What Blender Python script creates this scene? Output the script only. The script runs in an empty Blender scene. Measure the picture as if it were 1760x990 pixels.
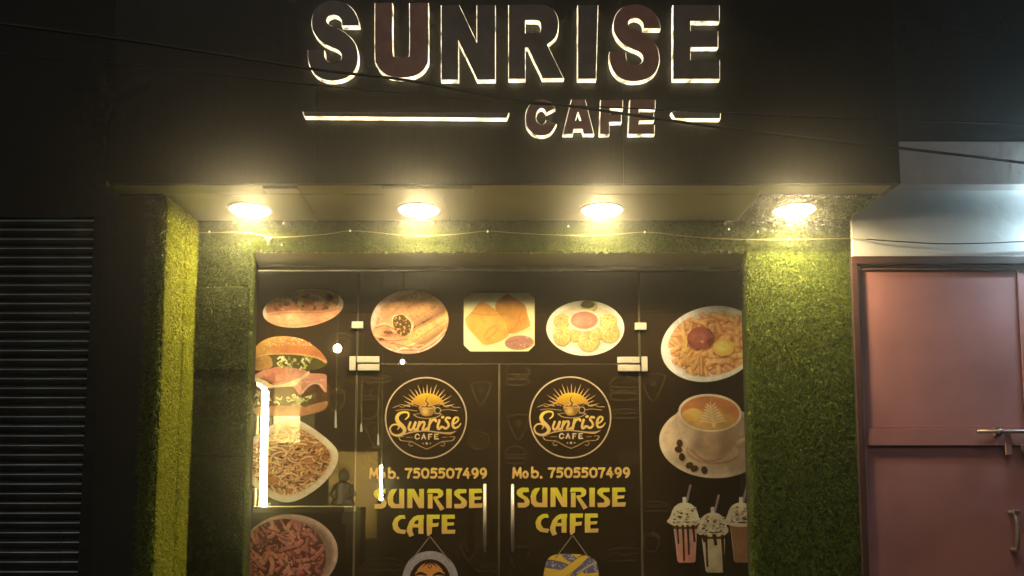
import bpy, bmesh, math, random
import numpy as np
from mathutils import Vector, Matrix

random.seed(7)
SC = bpy.context.scene
C = SC.collection
R = math.radians

# ------------------------------------------------------------------ camera, night sky, exposure
FPX, PPX, PPY, EYE, PITCH = 1500.0, 880.0, 706.0, 1.5, R(5.5)
cam_d = bpy.data.cameras.new('camera')
cam = bpy.data.objects.new('camera', cam_d); C.objects.link(cam)
cam.location = (0, 0, EYE); cam.rotation_euler = (R(90) + PITCH, 0, 0)
cam_d.sensor_width = 36; cam_d.lens = FPX / 1760 * 36
cam_d.shift_y = (PPY - 495) / 1760
cam_d.clip_start = 0.05; cam_d.clip_end = 500
SC.camera = cam

W = bpy.data.worlds.new('World'); SC.world = W; W.use_nodes = True
nt = W.node_tree; nt.nodes.clear()
sky = nt.nodes.new('ShaderNodeTexSky'); sky.sky_type = 'NISHITA'; sky.sun_disc = False
sky.sun_elevation = R(54); sky.sun_rotation = R(202)
bg = nt.nodes.new('ShaderNodeBackground'); bg.inputs[1].default_value = 0.0006
wo = nt.nodes.new('ShaderNodeOutputWorld')
nt.links.new(sky.outputs[0], bg.inputs[0]); nt.links.new(bg.outputs[0], wo.inputs[0])

sun_d = bpy.data.lights.new('night_sky_light', 'SUN'); sun_d.energy = 0.42; sun_d.angle = R(12)
sun_d.color = (1.0, 0.93, 0.86)
sun = bpy.data.objects.new('night_sky_light', sun_d); C.objects.link(sun)
sun.rotation_euler = (R(36), 0, R(-22))

SC.view_settings.view_transform = 'Standard'; SC.view_settings.look = 'None'
SC.view_settings.exposure = 0.0; SC.view_settings.gamma = 1.0
SC.view_settings.use_curve_mapping = False
SC.render.engine = 'CYCLES'
SC.cycles.use_denoising = True
SC.cycles.max_bounces = 5; SC.cycles.transparent_max_bounces = 12; SC.cycles.volume_bounces = 0
SC.cycles.adaptive_threshold = 0.03
SC.cycles.caustics_reflective = False; SC.cycles.caustics_refractive = False
SC.cycles.sample_clamp_indirect = 4.0

WARM = (1.0, 0.78, 0.40)      # the soffit lamps
LAMP_L = 45.0; CORE_L = 1450.0
COOL = (0.58, 0.86, 1.0)      # the neighbour's tube lamp
HAZE_DENSITY = 0.022

# ------------------------------------------------------------------ helpers
CT, ST = math.cos(PITCH), math.sin(PITCH)
def at(px, py, Y):
    """the point of the upright plane y = Y that the photograph shows at (px, py)"""
    dx, dy = (px - PPX) / FPX, (PPY - py) / FPX
    s = Y / (CT - ST * dy)
    return Vector((dx * s, Y, EYE + (ST + CT * dy) * s))
def atn(px, py, Y):
    dx, dy = (px - PPX) / FPX, (PPY - py) / FPX
    s = Y / (CT - ST * dy)
    return np.stack([dx * s, np.broadcast_to(np.asarray(Y, float), s.shape), EYE + (ST + CT * dy) * s], -1)

def tag(o, label=None, cat=None, group=None, kind=None):
    if label: o['label'] = label
    if cat: o['category'] = cat
    if group: o['group'] = group
    if kind: o['kind'] = kind
    return o
def link(o, parent=None):
    C.objects.link(o)
    if parent is not None:
        o.parent = parent
        p = parent; t = Vector((0, 0, 0))
        while p is not None:
            t += p.location; p = p.parent
        o.matrix_parent_inverse = Matrix.Translation(-t) if parent.parent is None else Matrix.Identity(4)
    return o
def empty(name, loc, label, cat, group=None):
    o = bpy.data.objects.new(name, None); o.location = loc; C.objects.link(o)
    o.empty_display_size = 0.1
    return tag(o, label, cat, group)

class MB:
    """collects boxes, prisms, tubes and lathes in world coordinates; build() links them as one mesh object"""
    def __init__(s): s.v = []; s.f = []; s.sm = []
    def add(s, vs, fs, smooth=False):
        b = len(s.v); s.v += [tuple(p) for p in vs]
        s.f += [tuple(b + i for i in f) for f in fs]; s.sm += [smooth] * len(fs); return s
    def box(s, x0, x1, y0, y1, z0, z1, bev=0.0):
        x0, x1 = min(x0, x1), max(x0, x1); y0, y1 = min(y0, y1), max(y0, y1); z0, z1 = min(z0, z1), max(z0, z1)
        if bev <= 0:
            v = [(x, y, z) for x in (x0, x1) for y in (y0, y1) for z in (z0, z1)]
            return s.add(v, [(0, 1, 3, 2), (4, 6, 7, 5), (0, 4, 5, 1), (2, 3, 7, 6), (0, 2, 6, 4), (1, 5, 7, 3)])
        bm = bmesh.new(); bmesh.ops.create_cube(bm, size=1)
        for v in bm.verts:
            v.co = Vector(((x0 + x1) / 2 + v.co.x * (x1 - x0), (y0 + y1) / 2 + v.co.y * (y1 - y0), (z0 + z1) / 2 + v.co.z * (z1 - z0)))
        bmesh.ops.bevel(bm, geom=bm.edges[:], offset=bev, segments=2, affect='EDGES', profile=0.6)
        bm.verts.index_update()
        s.add([v.co for v in bm.verts], [[v.index for v in f.verts] for f in bm.faces]); bm.free(); return s
    def quad(s, a, b, c, d): return s.add([a, b, c, d], [(0, 1, 2, 3)])
    def tube(s, pts, r, n=8, caps=True):
        pts = [Vector(p) for p in pts]; rs = r if isinstance(r, (list, tuple)) else [r] * len(pts)
        vs = []; up = Vector((0.13, 0.21, 0.97))
        for i, p in enumerate(pts):
            d = (pts[min(i + 1, len(pts) - 1)] - pts[max(i - 1, 0)]).normalized()
            if abs(d.dot(up)) > 0.95: up = Vector((0.9, 0.3, 0.1))
            a = d.cross(up).normalized(); b = d.cross(a).normalized()
            for k in range(n):
                t = 2 * math.pi * k / n; vs.append(p + (a * math.cos(t) + b * math.sin(t)) * rs[i])
        fs = [(i * n + k, i * n + (k + 1) % n, (i + 1) * n + (k + 1) % n, (i + 1) * n + k) for i in range(len(pts) - 1) for k in range(n)]
        if caps: fs += [tuple(range(n))[::-1], tuple((len(pts) - 1) * n + k for k in range(n))]
        return s.add(vs, fs, True)
    def lathe(s, c, prof, n=24, sx=1.0, sy=1.0, axis='z'):
        vs = []
        for r, h in prof:
            for k in range(n):
                t = 2 * math.pi * k / n; a, b = r * math.cos(t) * sx, r * math.sin(t) * sy
                vs.append((c[0] + a, c[1] + b, c[2] + h) if axis == 'z' else ((c[0] + a, c[1] + h, c[2] + b) if axis == 'y' else (c[0] + h, c[1] + a, c[2] + b)))
        m = len(prof)
        fs = [(i * n + k, i * n + (k + 1) % n, (i + 1) * n + (k + 1) % n, (i + 1) * n + k) for i in range(m - 1) for k in range(n)]
        fs += [tuple(range(n))[::-1], tuple((m - 1) * n + k for k in range(n))]
        return s.add(vs, fs, True)
    def mesh(s, name):
        me = bpy.data.meshes.new(name); me.from_pydata(s.v, [], s.f)
        me.polygons.foreach_set('use_smooth', s.sm); me.update(); return me
    def build(s, name, mat, parent=None, fix=True):
        me = s.mesh(name)
        if fix:
            bm = bmesh.new(); bm.from_mesh(me); bmesh.ops.recalc_face_normals(bm, faces=bm.faces[:]); bm.to_mesh(me); bm.free()
        me.materials.append(mat)
        return link(bpy.data.objects.new(name, me), parent)

def lin(c):
    c = np.asarray(c, float) / 255.0
    return np.where(c <= 0.04045, c / 12.92, ((c + 0.055) / 1.055) ** 2.4)

# ------------------------------------------------------------------ materials
def new_mat(name):
    m = bpy.data.materials.new(name); m.use_nodes = True; m.node_tree.nodes.clear()
    o = m.node_tree.nodes.new('ShaderNodeOutputMaterial'); return m, m.node_tree, o
def N(t, kind, **kw):
    n = t.nodes.new(kind)
    for k, v in kw.items():
        if isinstance(k, str) and hasattr(n, k): setattr(n, k, v)
    return n
def mat(name, col, rough=0.6, metal=0.0, var=0.15, scale=8.0, bump=0.0, bscale=60.0, spec=0.5, stretch=(1, 1, 1), rvar=0.0):
    m, t, o = new_mat(name)
    p = N(t, 'ShaderNodeBsdfPrincipled'); t.links.new(p.outputs[0], o.inputs[0])
    p.inputs['Roughness'].default_value = rough; p.inputs['Metallic'].default_value = metal
    p.inputs['Specular IOR Level'].default_value = spec
    tc = N(t, 'ShaderNodeTexCoord'); mp = N(t, 'ShaderNodeMapping'); mp.inputs['Scale'].default_value = stretch
    t.links.new(tc.outputs['Object'], mp.inputs[0])
    n1 = N(t, 'ShaderNodeTexNoise'); n1.inputs['Scale'].default_value = scale; n1.inputs['Detail'].default_value = 6
    t.links.new(mp.outputs[0], n1.inputs['Vector'])
    mr = N(t, 'ShaderNodeMapRange'); mr.inputs[1].default_value = 0.25; mr.inputs[2].default_value = 0.75
    mr.inputs[3].default_value = 1 - var; mr.inputs[4].default_value = 1 + var
    t.links.new(n1.outputs[0], mr.inputs[0])
    mx = N(t, 'ShaderNodeVectorMath', operation='SCALE'); mx.inputs[0].default_value = col
    t.links.new(mr.outputs[0], mx.inputs['Scale']); t.links.new(mx.outputs[0], p.inputs['Base Color'])
    if rvar > 0:
        rr = N(t, 'ShaderNodeMapRange'); rr.inputs[1].default_value = 0.3; rr.inputs[2].default_value = 0.7
        rr.inputs[3].default_value = max(0.03, rough - rvar); rr.inputs[4].default_value = min(1, rough + rvar)
        t.links.new(n1.outputs[0], rr.inputs[0]); t.links.new(rr.outputs[0], p.inputs['Roughness'])
    if bump > 0:
        n2 = N(t, 'ShaderNodeTexNoise'); n2.inputs['Scale'].default_value = bscale; n2.inputs['Detail'].default_value = 5
        t.links.new(mp.outputs[0], n2.inputs['Vector'])
        b = N(t, 'ShaderNodeBump'); b.inputs['Strength'].default_value = bump; b.inputs['Distance'].default_value = 0.01
        t.links.new(n2.outputs[0], b.inputs['Height']); t.links.new(b.outputs[0], p.inputs['Normal'])
    return m
def emit(name, col, strength, uneven=0.0, scale=14.0):
    m, t, o = new_mat(name)
    e = N(t, 'ShaderNodeEmission'); e.inputs[0].default_value = (*col, 1); e.inputs[1].default_value = strength
    t.links.new(e.outputs[0], o.inputs[0])
    if uneven:
        tc = N(t, 'ShaderNodeTexCoord'); n1 = N(t, 'ShaderNodeTexNoise'); n1.inputs['Scale'].default_value = scale; n1.inputs['Detail'].default_value = 4
        t.links.new(tc.outputs['Object'], n1.inputs['Vector'])
        mr = N(t, 'ShaderNodeMapRange'); mr.inputs[1].default_value = 0.32; mr.inputs[2].default_value = 0.68
        mr.inputs[3].default_value = strength * (1 - uneven); mr.inputs[4].default_value = strength * (1 + uneven)
        t.links.new(n1.outputs[0], mr.inputs[0]); t.links.new(mr.outputs[0], e.inputs[1])
    return m
def see_through(name, col, through, rough=0.12, attr=None, tint=(1, 0.93, 0.8), var=0.2):
    """printed window film: part of the light passes, the rest meets the ink"""
    m, t, o = new_mat(name)
    p = N(t, 'ShaderNodeBsdfPrincipled'); p.inputs['Roughness'].default_value = rough
    p.inputs['Specular IOR Level'].default_value = 0.35
    tr = N(t, 'ShaderNodeBsdfTransparent'); tr.inputs[0].default_value = (*tint, 1)
    mx = N(t, 'ShaderNodeMixShader'); t.links.new(tr.outputs[0], mx.inputs[1]); t.links.new(p.outputs[0], mx.inputs[2])
    t.links.new(mx.outputs[0], o.inputs[0])
    if attr:
        a = N(t, 'ShaderNodeVertexColor'); a.layer_name = attr
        t.links.new(a.outputs[0], p.inputs['Base Color'])
        ml = N(t, 'ShaderNodeMath', operation='MULTIPLY'); ml.inputs[1].default_value = 1 - through
        t.links.new(a.outputs[1], ml.inputs[0]); t.links.new(ml.outputs[0], mx.inputs[0])
    else:
        mx.inputs[0].default_value = 1 - through
        tc = N(t, 'ShaderNodeTexCoord'); n1 = N(t, 'ShaderNodeTexNoise'); n1.inputs['Scale'].default_value = 3.0; n1.inputs['Detail'].default_value = 8
        t.links.new(tc.outputs['Object'], n1.inputs['Vector'])
        mr = N(t, 'ShaderNodeMapRange'); mr.inputs[1].default_value = 0.3; mr.inputs[2].default_value = 0.7
        mr.inputs[3].default_value = 1 - var; mr.inputs[4].default_value = 1 + var
        t.links.new(n1.outputs[0], mr.inputs[0])
        sc = N(t, 'ShaderNodeVectorMath', operation='SCALE'); sc.inputs[0].default_value = col
        t.links.new(mr.outputs[0], sc.inputs['Scale']); t.links.new(sc.outputs[0], p.inputs['Base Color'])
    return m
def clear_glass(name):
    m, t, o = new_mat(name)
    g = N(t, 'ShaderNodeBsdfGlossy'); g.inputs['Roughness'].default_value = 0.02
    tr = N(t, 'ShaderNodeBsdfTransparent'); tr.inputs[0].default_value = (0.92, 0.96, 0.94, 1)
    fr = N(t, 'ShaderNodeFresnel'); fr.inputs[0].default_value = 1.45
    mx = N(t, 'ShaderNodeMixShader'); t.links.new(fr.outputs[0], mx.inputs[0]); t.links.new(tr.outputs[0], mx.inputs[1]); t.links.new(g.outputs[0], mx.inputs[2])
    t.links.new(mx.outputs[0], o.inputs[0]); return m
def turf_mat():
    m, t, o = new_mat('turf_fibre')
    a = N(t, 'ShaderNodeVertexColor'); a.layer_name = 'Col'
    p = N(t, 'ShaderNodeBsdfPrincipled'); p.inputs['Roughness'].default_value = 0.55; p.inputs['Specular IOR Level'].default_value = 0.3
    t.links.new(a.outputs[0], p.inputs['Base Color'])
    tl = N(t, 'ShaderNodeBsdfTranslucent'); t.links.new(a.outputs[0], tl.inputs[0])
    mx = N(t, 'ShaderNodeMixShader'); mx.inputs[0].default_value = 0.2
    t.links.new(p.outputs[0], mx.inputs[1]); t.links.new(tl.outputs[0], mx.inputs[2]); t.links.new(mx.outputs[0], o.inputs[0]); return m

M = dict(
    turf=turf_mat(),
    backing=mat('turf_backing', (0.035, 0.06, 0.012), 0.9, var=0.3, scale=40),
    plaster_dark=mat('dark_plaster', (0.016, 0.015, 0.016), 0.85, var=0.3, scale=5, bump=0.3, bscale=30),
    soffit=mat('soffit_board', (0.33, 0.31, 0.125), 0.45, var=0.25, scale=3.2, bump=0.08, bscale=9, rvar=0.12),
    fascia=mat('black_composite_panel', (0.013, 0.011, 0.008), 0.48, spec=0.35, var=0.5, scale=16, bump=0.015, bscale=60, stretch=(6, 6, 0.5), rvar=0.04),
    trim_white=mat('white_trim', (0.62, 0.58, 0.50), 0.35, var=0.15),
    alu=mat('aluminium', (0.55, 0.51, 0.45), 0.35, 0.85, var=0.15, scale=20),
    steel=mat('brushed_steel', (0.62, 0.58, 0.5), 0.38, 0.35, var=0.2, scale=60, stretch=(1, 1, 12)),
    face_brown=mat('letter_face_brown', (0.24, 0.19, 0.16), 0.5, var=0.2, scale=18),
    face_maroon=mat('letter_face_maroon', (0.56, 0.25, 0.19), 0.5, var=0.2, scale=18),
    rim=emit('letter_light_rim', (1.0, 0.83, 0.50), 2.0, 0.85, 26.0),
    rim_bar=emit('bar_light_rim', (1.0, 0.80, 0.46), 2.4, 0.6, 16.0),
    lamp=emit('lamp_diffuser', WARM, LAMP_L), core=emit('lamp_core', WARM, CORE_L),
    glass=clear_glass('glass_pane'),
    film=see_through('window_film', (0.036, 0.023, 0.012), 0.38, 0.16),
    ink=see_through('film_ink', (1, 1, 1), 0.30, 0.2, attr='Col'),
    doodle=see_through('film_doodle', (1, 1, 1), 0.0, 0.3, attr='Col'),
    inside=mat('inside_wall', (0.10, 0.075, 0.05), 0.8, var=0.2),
    inside_dark=mat('inside_joinery', (0.05, 0.035, 0.022), 0.5, var=0.3),
    tile=mat('cream_tile', (0.75, 0.68, 0.52), 0.25, var=0.06),
    board=mat('ochre_board', (0.42, 0.28, 0.11), 0.6, var=0.55, scale=7),
    counter=mat('counter_top', (0.5, 0.45, 0.36), 0.3, var=0.1),
    tube=emit('inside_tube', (1.0, 0.84, 0.42), 200.0),
    bulb=emit('inside_bulb', (1.0, 0.85, 0.55), 90.0),
    fairy=emit('fairy_bulb', (1.0, 0.86, 0.5), 1.3),
    wire=mat('pale_wire', (0.30, 0.27, 0.13), 0.5),
    cable=mat('black_cable', (0.010, 0.009, 0.009), 0.6),
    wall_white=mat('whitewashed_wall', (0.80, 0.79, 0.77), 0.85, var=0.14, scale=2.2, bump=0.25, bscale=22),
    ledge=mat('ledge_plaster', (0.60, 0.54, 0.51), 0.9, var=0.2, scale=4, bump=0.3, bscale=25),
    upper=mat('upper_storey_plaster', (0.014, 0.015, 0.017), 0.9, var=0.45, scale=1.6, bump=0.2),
    door_red=mat('maroon_enamel', (0.46, 0.20, 0.195), 0.5, var=0.2, scale=3.5, bump=0.08, bscale=7, rvar=0.08),
    frame_red=mat('dark_maroon_frame', (0.085, 0.035, 0.03), 0.5, var=0.2),
    bolt=mat('worn_bolt_steel', (0.30, 0.24, 0.22), 0.4, 0.6, var=0.3, scale=40),
    shutter=mat('shutter_steel', (0.020, 0.022, 0.024), 0.5, 0.0, spec=0.2, var=0.5, scale=9, rvar=0.12, stretch=(1, 1, 3)),
    slat_lip_highlight=mat('pale_lip_highlight', (0.44, 0.56, 0.63), 0.4, 0.0, var=0.75, scale=5, stretch=(1, 1, 14)),
    paving=mat('paving', (0.12, 0.115, 0.105), 0.85, var=0.35, scale=3, bump=0.5, bscale=25),
    statue=mat('dark_statue', (0.02, 0.015, 0.012), 0.5),
    tube_cool=emit('neighbour_tube', COOL, 400.0),
    crystal=mat('clear_bead', (0.8, 0.75, 0.6), 0.12, 0.3),
)

# ------------------------------------------------------------------ depths and levels of the shop front
YG, YW, YF = 4.05, 3.80, 3.34                       # glass, turfed wall, face of the sign board
ZS = at(600, 378, YW).z                             # soffit
ZL = at(860, 432, YW).z                             # underside of the lintel
XWING = -1.41; YWING = 3.47
XP1 = at(1462, 430, YW).x                           # outer edge of the right-hand pier
XO0 = at(425, 700, YW).x; XO1 = at(1290, 700, YW).x   # opening at the wall face
XG0 = at(432, 700, YG).x; XG1 = at(1283, 700, YG).x   # opening at the glass
ZTOP = 4.35

# ground
g = MB(); g.box(-45, 45, -40, 45, -0.3, 0.0)
tag(g.build('ground', M['paving']), kind='structure')

# cafe building
cafe = empty('cafe_building', (0, YW, 0), 'café front clad in green artificial turf around the glass doors', 'building')
XL = -1.63
b = MB(); b.box(XL, XWING - 0.012, YWING + 0.012, YW + 0.3, 0.002, ZS - 0.002); b.build('wing_wall', M['plaster_dark'], cafe)
b = MB()
def prism(mb, xs, y0, y1, z0, z1):                   # xs = (front left, front right, back left, back right)
    mb.add([(xs[0], y0, z0), (xs[1], y0, z0), (xs[3], y1, z0), (xs[2], y1, z0), (xs[0], y0, z1), (xs[1], y0, z1), (xs[3], y1, z1), (xs[2], y1, z1)],
           [(0, 3, 2, 1), (4, 5, 6, 7), (0, 1, 5, 4), (1, 2, 6, 5), (2, 3, 7, 6), (3, 0, 4, 7)])
prism(b, (XWING - 0.01, XO0, XWING - 0.01, XG0), YW + 0.012, YG + 0.08, 0.002, ZL); b.build('pier', M['plaster_dark'], cafe)
b = MB(); prism(b, (XO1, XP1 - 0.012, XG1, XP1 - 0.012), YW + 0.012, YG + 0.08, 0.002, ZL); b.build('pier', M['plaster_dark'], cafe)
b = MB(); b.box(XWING - 0.01, XP1 - 0.012, YW + 0.012, YG + 0.08, ZL + 0.003, ZS); b.build('lintel', M['soffit'], cafe)
b = MB(); b.box(XL, XP1 - 0.012, YF + 0.12, YG + 0.08, ZS + 0.02, ZTOP - 0.02); b.build('upper_wall', M['plaster_dark'], cafe)
# soffit of separate boards
sx = [XWING - 0.02, -0.86, -0.28, 0.33, at(1288, 330, 3.6).x, XP1]
for i in range(5):
    b = MB(); b.box(sx[i] + 0.002, sx[i + 1] - 0.002, YF + 0.125, YW + 0.010, ZS + random.uniform(-0.002, 0.002), ZS + 0.018)
    b.build('soffit_board', M['soffit'], cafe)
b = MB(); b.box(XWING - 0.2, XP1, YF + 0.022, YF + 0.12, ZS - 0.0005, ZS + 0.016); b.build('soffit_edge_trim', M['soffit'], cafe)
# inside of the shop
b = MB(); b.box(-1.9, 1.8, 6.9, 7.0, 0.01, 2.95); b.build('inside_back_wall', M['inside'], cafe)
b = MB(); b.box(-2.0, -1.9, YG + 0.09, 7.0, 0.01, 2.95); b.build('inside_side_wall', M['inside'], cafe)
b = MB(); b.box(1.8, 1.9, YG + 0.09, 7.0, 0.01, 2.95); b.build('inside_side_wall', M['inside'], cafe)
b = MB(); b.box(-2.0, 1.9, YG + 0.09, 7.0, 2.96, 3.05); b.build('inside_ceiling', M['inside_dark'], cafe)
b = MB(); b.box(-2.0, XWING - 0.02, YG, YG + 0.08, 0.01, 2.95); b.build('inside_front_wall', M['inside'], cafe)
b = MB(); b.box(XP1 - 0.01, 1.9, YG, YG + 0.08, 0.01, 2.95); b.build('inside_front_wall', M['inside'], cafe)

# ------------------------------------------------------------------ artificial turf
rng = np.random.default_rng(11)
def turf(o, u, v, n, w, h, dens=130000, length=0.0125, tone=1.0, droop=0.5, name='turf_sheet', yellow=False):
    """one sheet of artificial turf: a backing board and its fibres; o corner, u/v unit directions, n outward"""
    o, u, v, n = [np.array(tuple(q), float) for q in (o, u, v, n)]
    t = 0.010
    bk = MB(); a = [o, o + u * w, o + u * w + v * h, o + v * h]
    bk.add([tuple(p) for p in a] + [tuple(p - n * t) for p in a], [(0, 1, 2, 3), (7, 6, 5, 4), (0, 4, 5, 1), (1, 5, 6, 2), (2, 6, 7, 3), (3, 7, 4, 0)])
    sh = bk.build(name, M['backing'], cafe)
    k = int(dens * w * h)
    su, sv = rng.random(k) * w, rng.random(k) * h
    root = o + su[:, None] * u + sv[:, None] * v
    L = length * (0.55 + 0.75 * rng.random(k))
    ph = rng.random(k) * 2 * np.pi
    # fibres lean in drifting directions so that the pile shows tufts
    wob = np.sin(su * 210 + np.sin(sv * 130) * 2) + np.sin(sv * 260 + np.sin(su * 170) * 2)
    lean = 0.75 + 0.5 * rng.random(k)
    tu, tv = np.cos(ph) * 0.7 + 0.25 * wob, np.sin(ph) * 0.6 - droop
    dirv = n[None] * 0.9 + (tu * lean)[:, None] * u + (tv * lean)[:, None] * v
    dirv /= np.linalg.norm(dirv, axis=1)[:, None]
    mid = root + dirv * (L * 0.55)[:, None]
    tip = root + dirv * L[:, None] + (u[None] * tu[:, None] * 0.35 + v[None] * (tv - 0.35)[:, None] * 0.45) * L[:, None]
    side = np.cross(dirv, rng.normal(size=(k, 3))); side /= np.linalg.norm(side, axis=1)[:, None]
    wd = (0.0009 + 0.0007 * rng.random(k))[:, None]
    V = np.stack([root - side * wd, root + side * wd, mid + side * wd * 0.85, mid - side * wd * 0.85, tip], 1).reshape(-1, 3)
    base = (np.arange(k) * 5)[:, None]
    loops = np.concatenate([base + [0, 1, 2, 3], base + [3, 2, 4]], 1).ravel()
    tot = np.tile([4, 3], k); start = np.concatenate([[0], np.cumsum(tot)[:-1]])
    me = bpy.data.meshes.new('turf_fibres')
    me.vertices.add(k * 5); me.vertices.foreach_set('co', V.ravel())
    me.loops.add(len(loops)); me.loops.foreach_set('vertex_index', loops.astype(np.int32))
    me.polygons.add(2 * k); me.polygons.foreach_set('loop_start', start.astype(np.int32)); me.polygons.foreach_set('loop_total', tot.astype(np.int32))
    me.update(calc_edges=True)
    kinds = np.array([(0.175, 0.235, 0.018), (0.13, 0.195, 0.014), (0.24, 0.27, 0.026), (0.08, 0.135, 0.010)])
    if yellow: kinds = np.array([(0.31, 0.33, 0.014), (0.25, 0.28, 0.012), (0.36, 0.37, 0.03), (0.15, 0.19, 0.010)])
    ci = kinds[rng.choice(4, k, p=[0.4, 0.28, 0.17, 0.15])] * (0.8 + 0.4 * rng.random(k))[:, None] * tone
    col = np.repeat(np.concatenate([ci, np.ones((k, 1))], 1), 5, 0)
    at_ = me.color_attributes.new('Col', 'FLOAT_COLOR', 'POINT'); at_.data.foreach_set('color', col.astype(np.float32).ravel())
    me.materials.append(M['turf'])
    fo = bpy.data.objects.new('turf_fibres', me); fo['kind'] = 'stuff'; C.objects.link(fo); fo.parent = sh
    return sh
X_, Z_ = (1, 0, 0), (0, 0, 1)
zl = 0.62                                            # turf is laid in lengths with seams
zs1, zs2, zs3 = at(380, 489, YW).z, at(380, 634, YW).z, at(380, 782, YW).z
wl = XO0 - XWING
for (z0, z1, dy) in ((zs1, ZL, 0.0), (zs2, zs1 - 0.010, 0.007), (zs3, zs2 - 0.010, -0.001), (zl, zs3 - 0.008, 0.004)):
    turf((XWING, YW - dy, z0), X_, Z_, (0, -1, 0), wl, z1 - z0, tone=0.26, droop=0.35)  # fibre tone darkened to stand in for the weaker light on this wall
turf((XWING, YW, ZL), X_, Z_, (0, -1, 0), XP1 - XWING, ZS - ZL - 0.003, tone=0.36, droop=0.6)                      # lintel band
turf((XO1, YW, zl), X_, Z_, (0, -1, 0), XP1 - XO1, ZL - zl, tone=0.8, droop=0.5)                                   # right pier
# wing: two strips facing into the entrance, and the fringe of its front edge
ym = YWING + (YW - YWING) * 0.60
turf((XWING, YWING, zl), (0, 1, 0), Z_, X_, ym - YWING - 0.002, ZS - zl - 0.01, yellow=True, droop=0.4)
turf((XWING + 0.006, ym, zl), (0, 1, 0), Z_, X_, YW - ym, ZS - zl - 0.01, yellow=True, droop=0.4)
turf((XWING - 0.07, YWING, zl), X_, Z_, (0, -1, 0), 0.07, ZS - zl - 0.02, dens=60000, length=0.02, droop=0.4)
# reveals beside the glass
d0 = Vector((XG0 - XO0, YG - YW, 0)); l0 = d0.length; d0.normalize()
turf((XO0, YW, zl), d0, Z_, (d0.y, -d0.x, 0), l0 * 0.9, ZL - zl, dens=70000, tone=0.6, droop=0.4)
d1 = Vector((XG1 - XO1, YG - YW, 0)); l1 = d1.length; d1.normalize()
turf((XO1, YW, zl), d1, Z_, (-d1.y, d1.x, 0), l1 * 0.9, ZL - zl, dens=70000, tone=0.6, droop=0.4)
# patches of turf carried round on to the soffit above both piers
turf((at(1290, 330, 3.6).x, YF + 0.125, ZS - 0.003), X_, (0, 1, 0), (0, 0, -1), XP1 - at(1290, 330, 3.6).x - 0.01, YW - YF - 0.14, dens=60000, length=0.012, droop=0)

# ------------------------------------------------------------------ sign board with raised, edge-lit letters
sign = empty('sign_board', (0, YF, ZS), 'black sign board with raised edge-lit letters reading SUNRISE CAFE', 'sign')
XF0, XF1 = at(186, 317, YF).x, at(1548, 317, YF).x
seams = [XF0, -0.78, 0.44, XF1]
for i in range(3):
    b = MB(); b.box(seams[i] + (0.0008 if i else 0), seams[i + 1] - 0.0008, YF, YF + 0.02, ZS - 0.001, ZTOP); b.build('panel', M['fascia'], sign)
b = MB(); b.box(XF1 - 0.022, XF1 - 0.001, YF + 0.022, YF + 0.15, ZS, ZTOP); b.build('end_panel', M['fascia'], sign)
b = MB(); b.box(XF0 + 0.001, XF0 + 0.022, YF + 0.022, YF + 0.12, ZS, ZTOP); b.build('end_panel', M['fascia'], sign)
b = MB(); b.box(XP1 + 0.002, XF1 - 0.023, YF + 0.022, YF + 0.15, ZS + 0.001, ZS + 0.02); b.build('end_soffit', mat('end_soffit_board', (0.42, 0.27, 0.22), 0.6), sign)

def smooth_path(pts, step=5):
    """closed outline through pts; a third entry 1 marks a corner, other points are rounded (Catmull-Rom)"""
    n = len(pts); out = []
    for i in range(n):
        p0, p1, p2, p3 = pts[i - 1], pts[i], pts[(i + 1) % n], pts[(i + 2) % n]
        c1, c2 = len(p1) > 2, len(p2) > 2
        a, b_ = np.array(p1[:2], float), np.array(p2[:2], float)
        if c1 and c2: out.append(tuple(a)); continue
        t1 = (b_ - np.array(p0[:2])) * 0.5 if not c1 else (b_ - a) * 0.6
        t2 = (np.array(p3[:2]) - a) * 0.5 if not c2 else (b_ - a) * 0.6
        for k in range(step):
            t = k / step
            out.append(tuple((2 * t**3 - 3 * t**2 + 1) * a + (t**3 - 2 * t**2 + t) * t1 + (-2 * t**3 + 3 * t**2) * b_ + (t**3 - t**2) * t2))
    return out
def plate(outlines, depth, bevel=0.0, grow=0.0):
    """mesh of a flat plate from outlines given in the plane (x right, y up), extruded by depth, face at local z = depth"""
    cu = bpy.data.curves.new('outline', 'CURVE'); cu.dimensions = '2D'; cu.fill_mode = 'BOTH'
    cu.extrude = depth / 2; cu.offset = grow; cu.bevel_depth = bevel; cu.bevel_resolution = 1
    for o in outlines:
        sp = cu.splines.new('POLY'); sp.points.add(len(o) - 1); sp.use_cyclic_u = True
        for q, p in zip(sp.points, o): q.co = (p[0], p[1], 0, 1)
    ob = bpy.data.objects.new('outline', cu); C.objects.link(ob)
    dg = bpy.context.evaluated_depsgraph_get(); me = bpy.data.meshes.new_from_object(ob.evaluated_get(dg))
    bpy.data.objects.remove(ob); bpy.data.curves.remove(cu); return me
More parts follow.
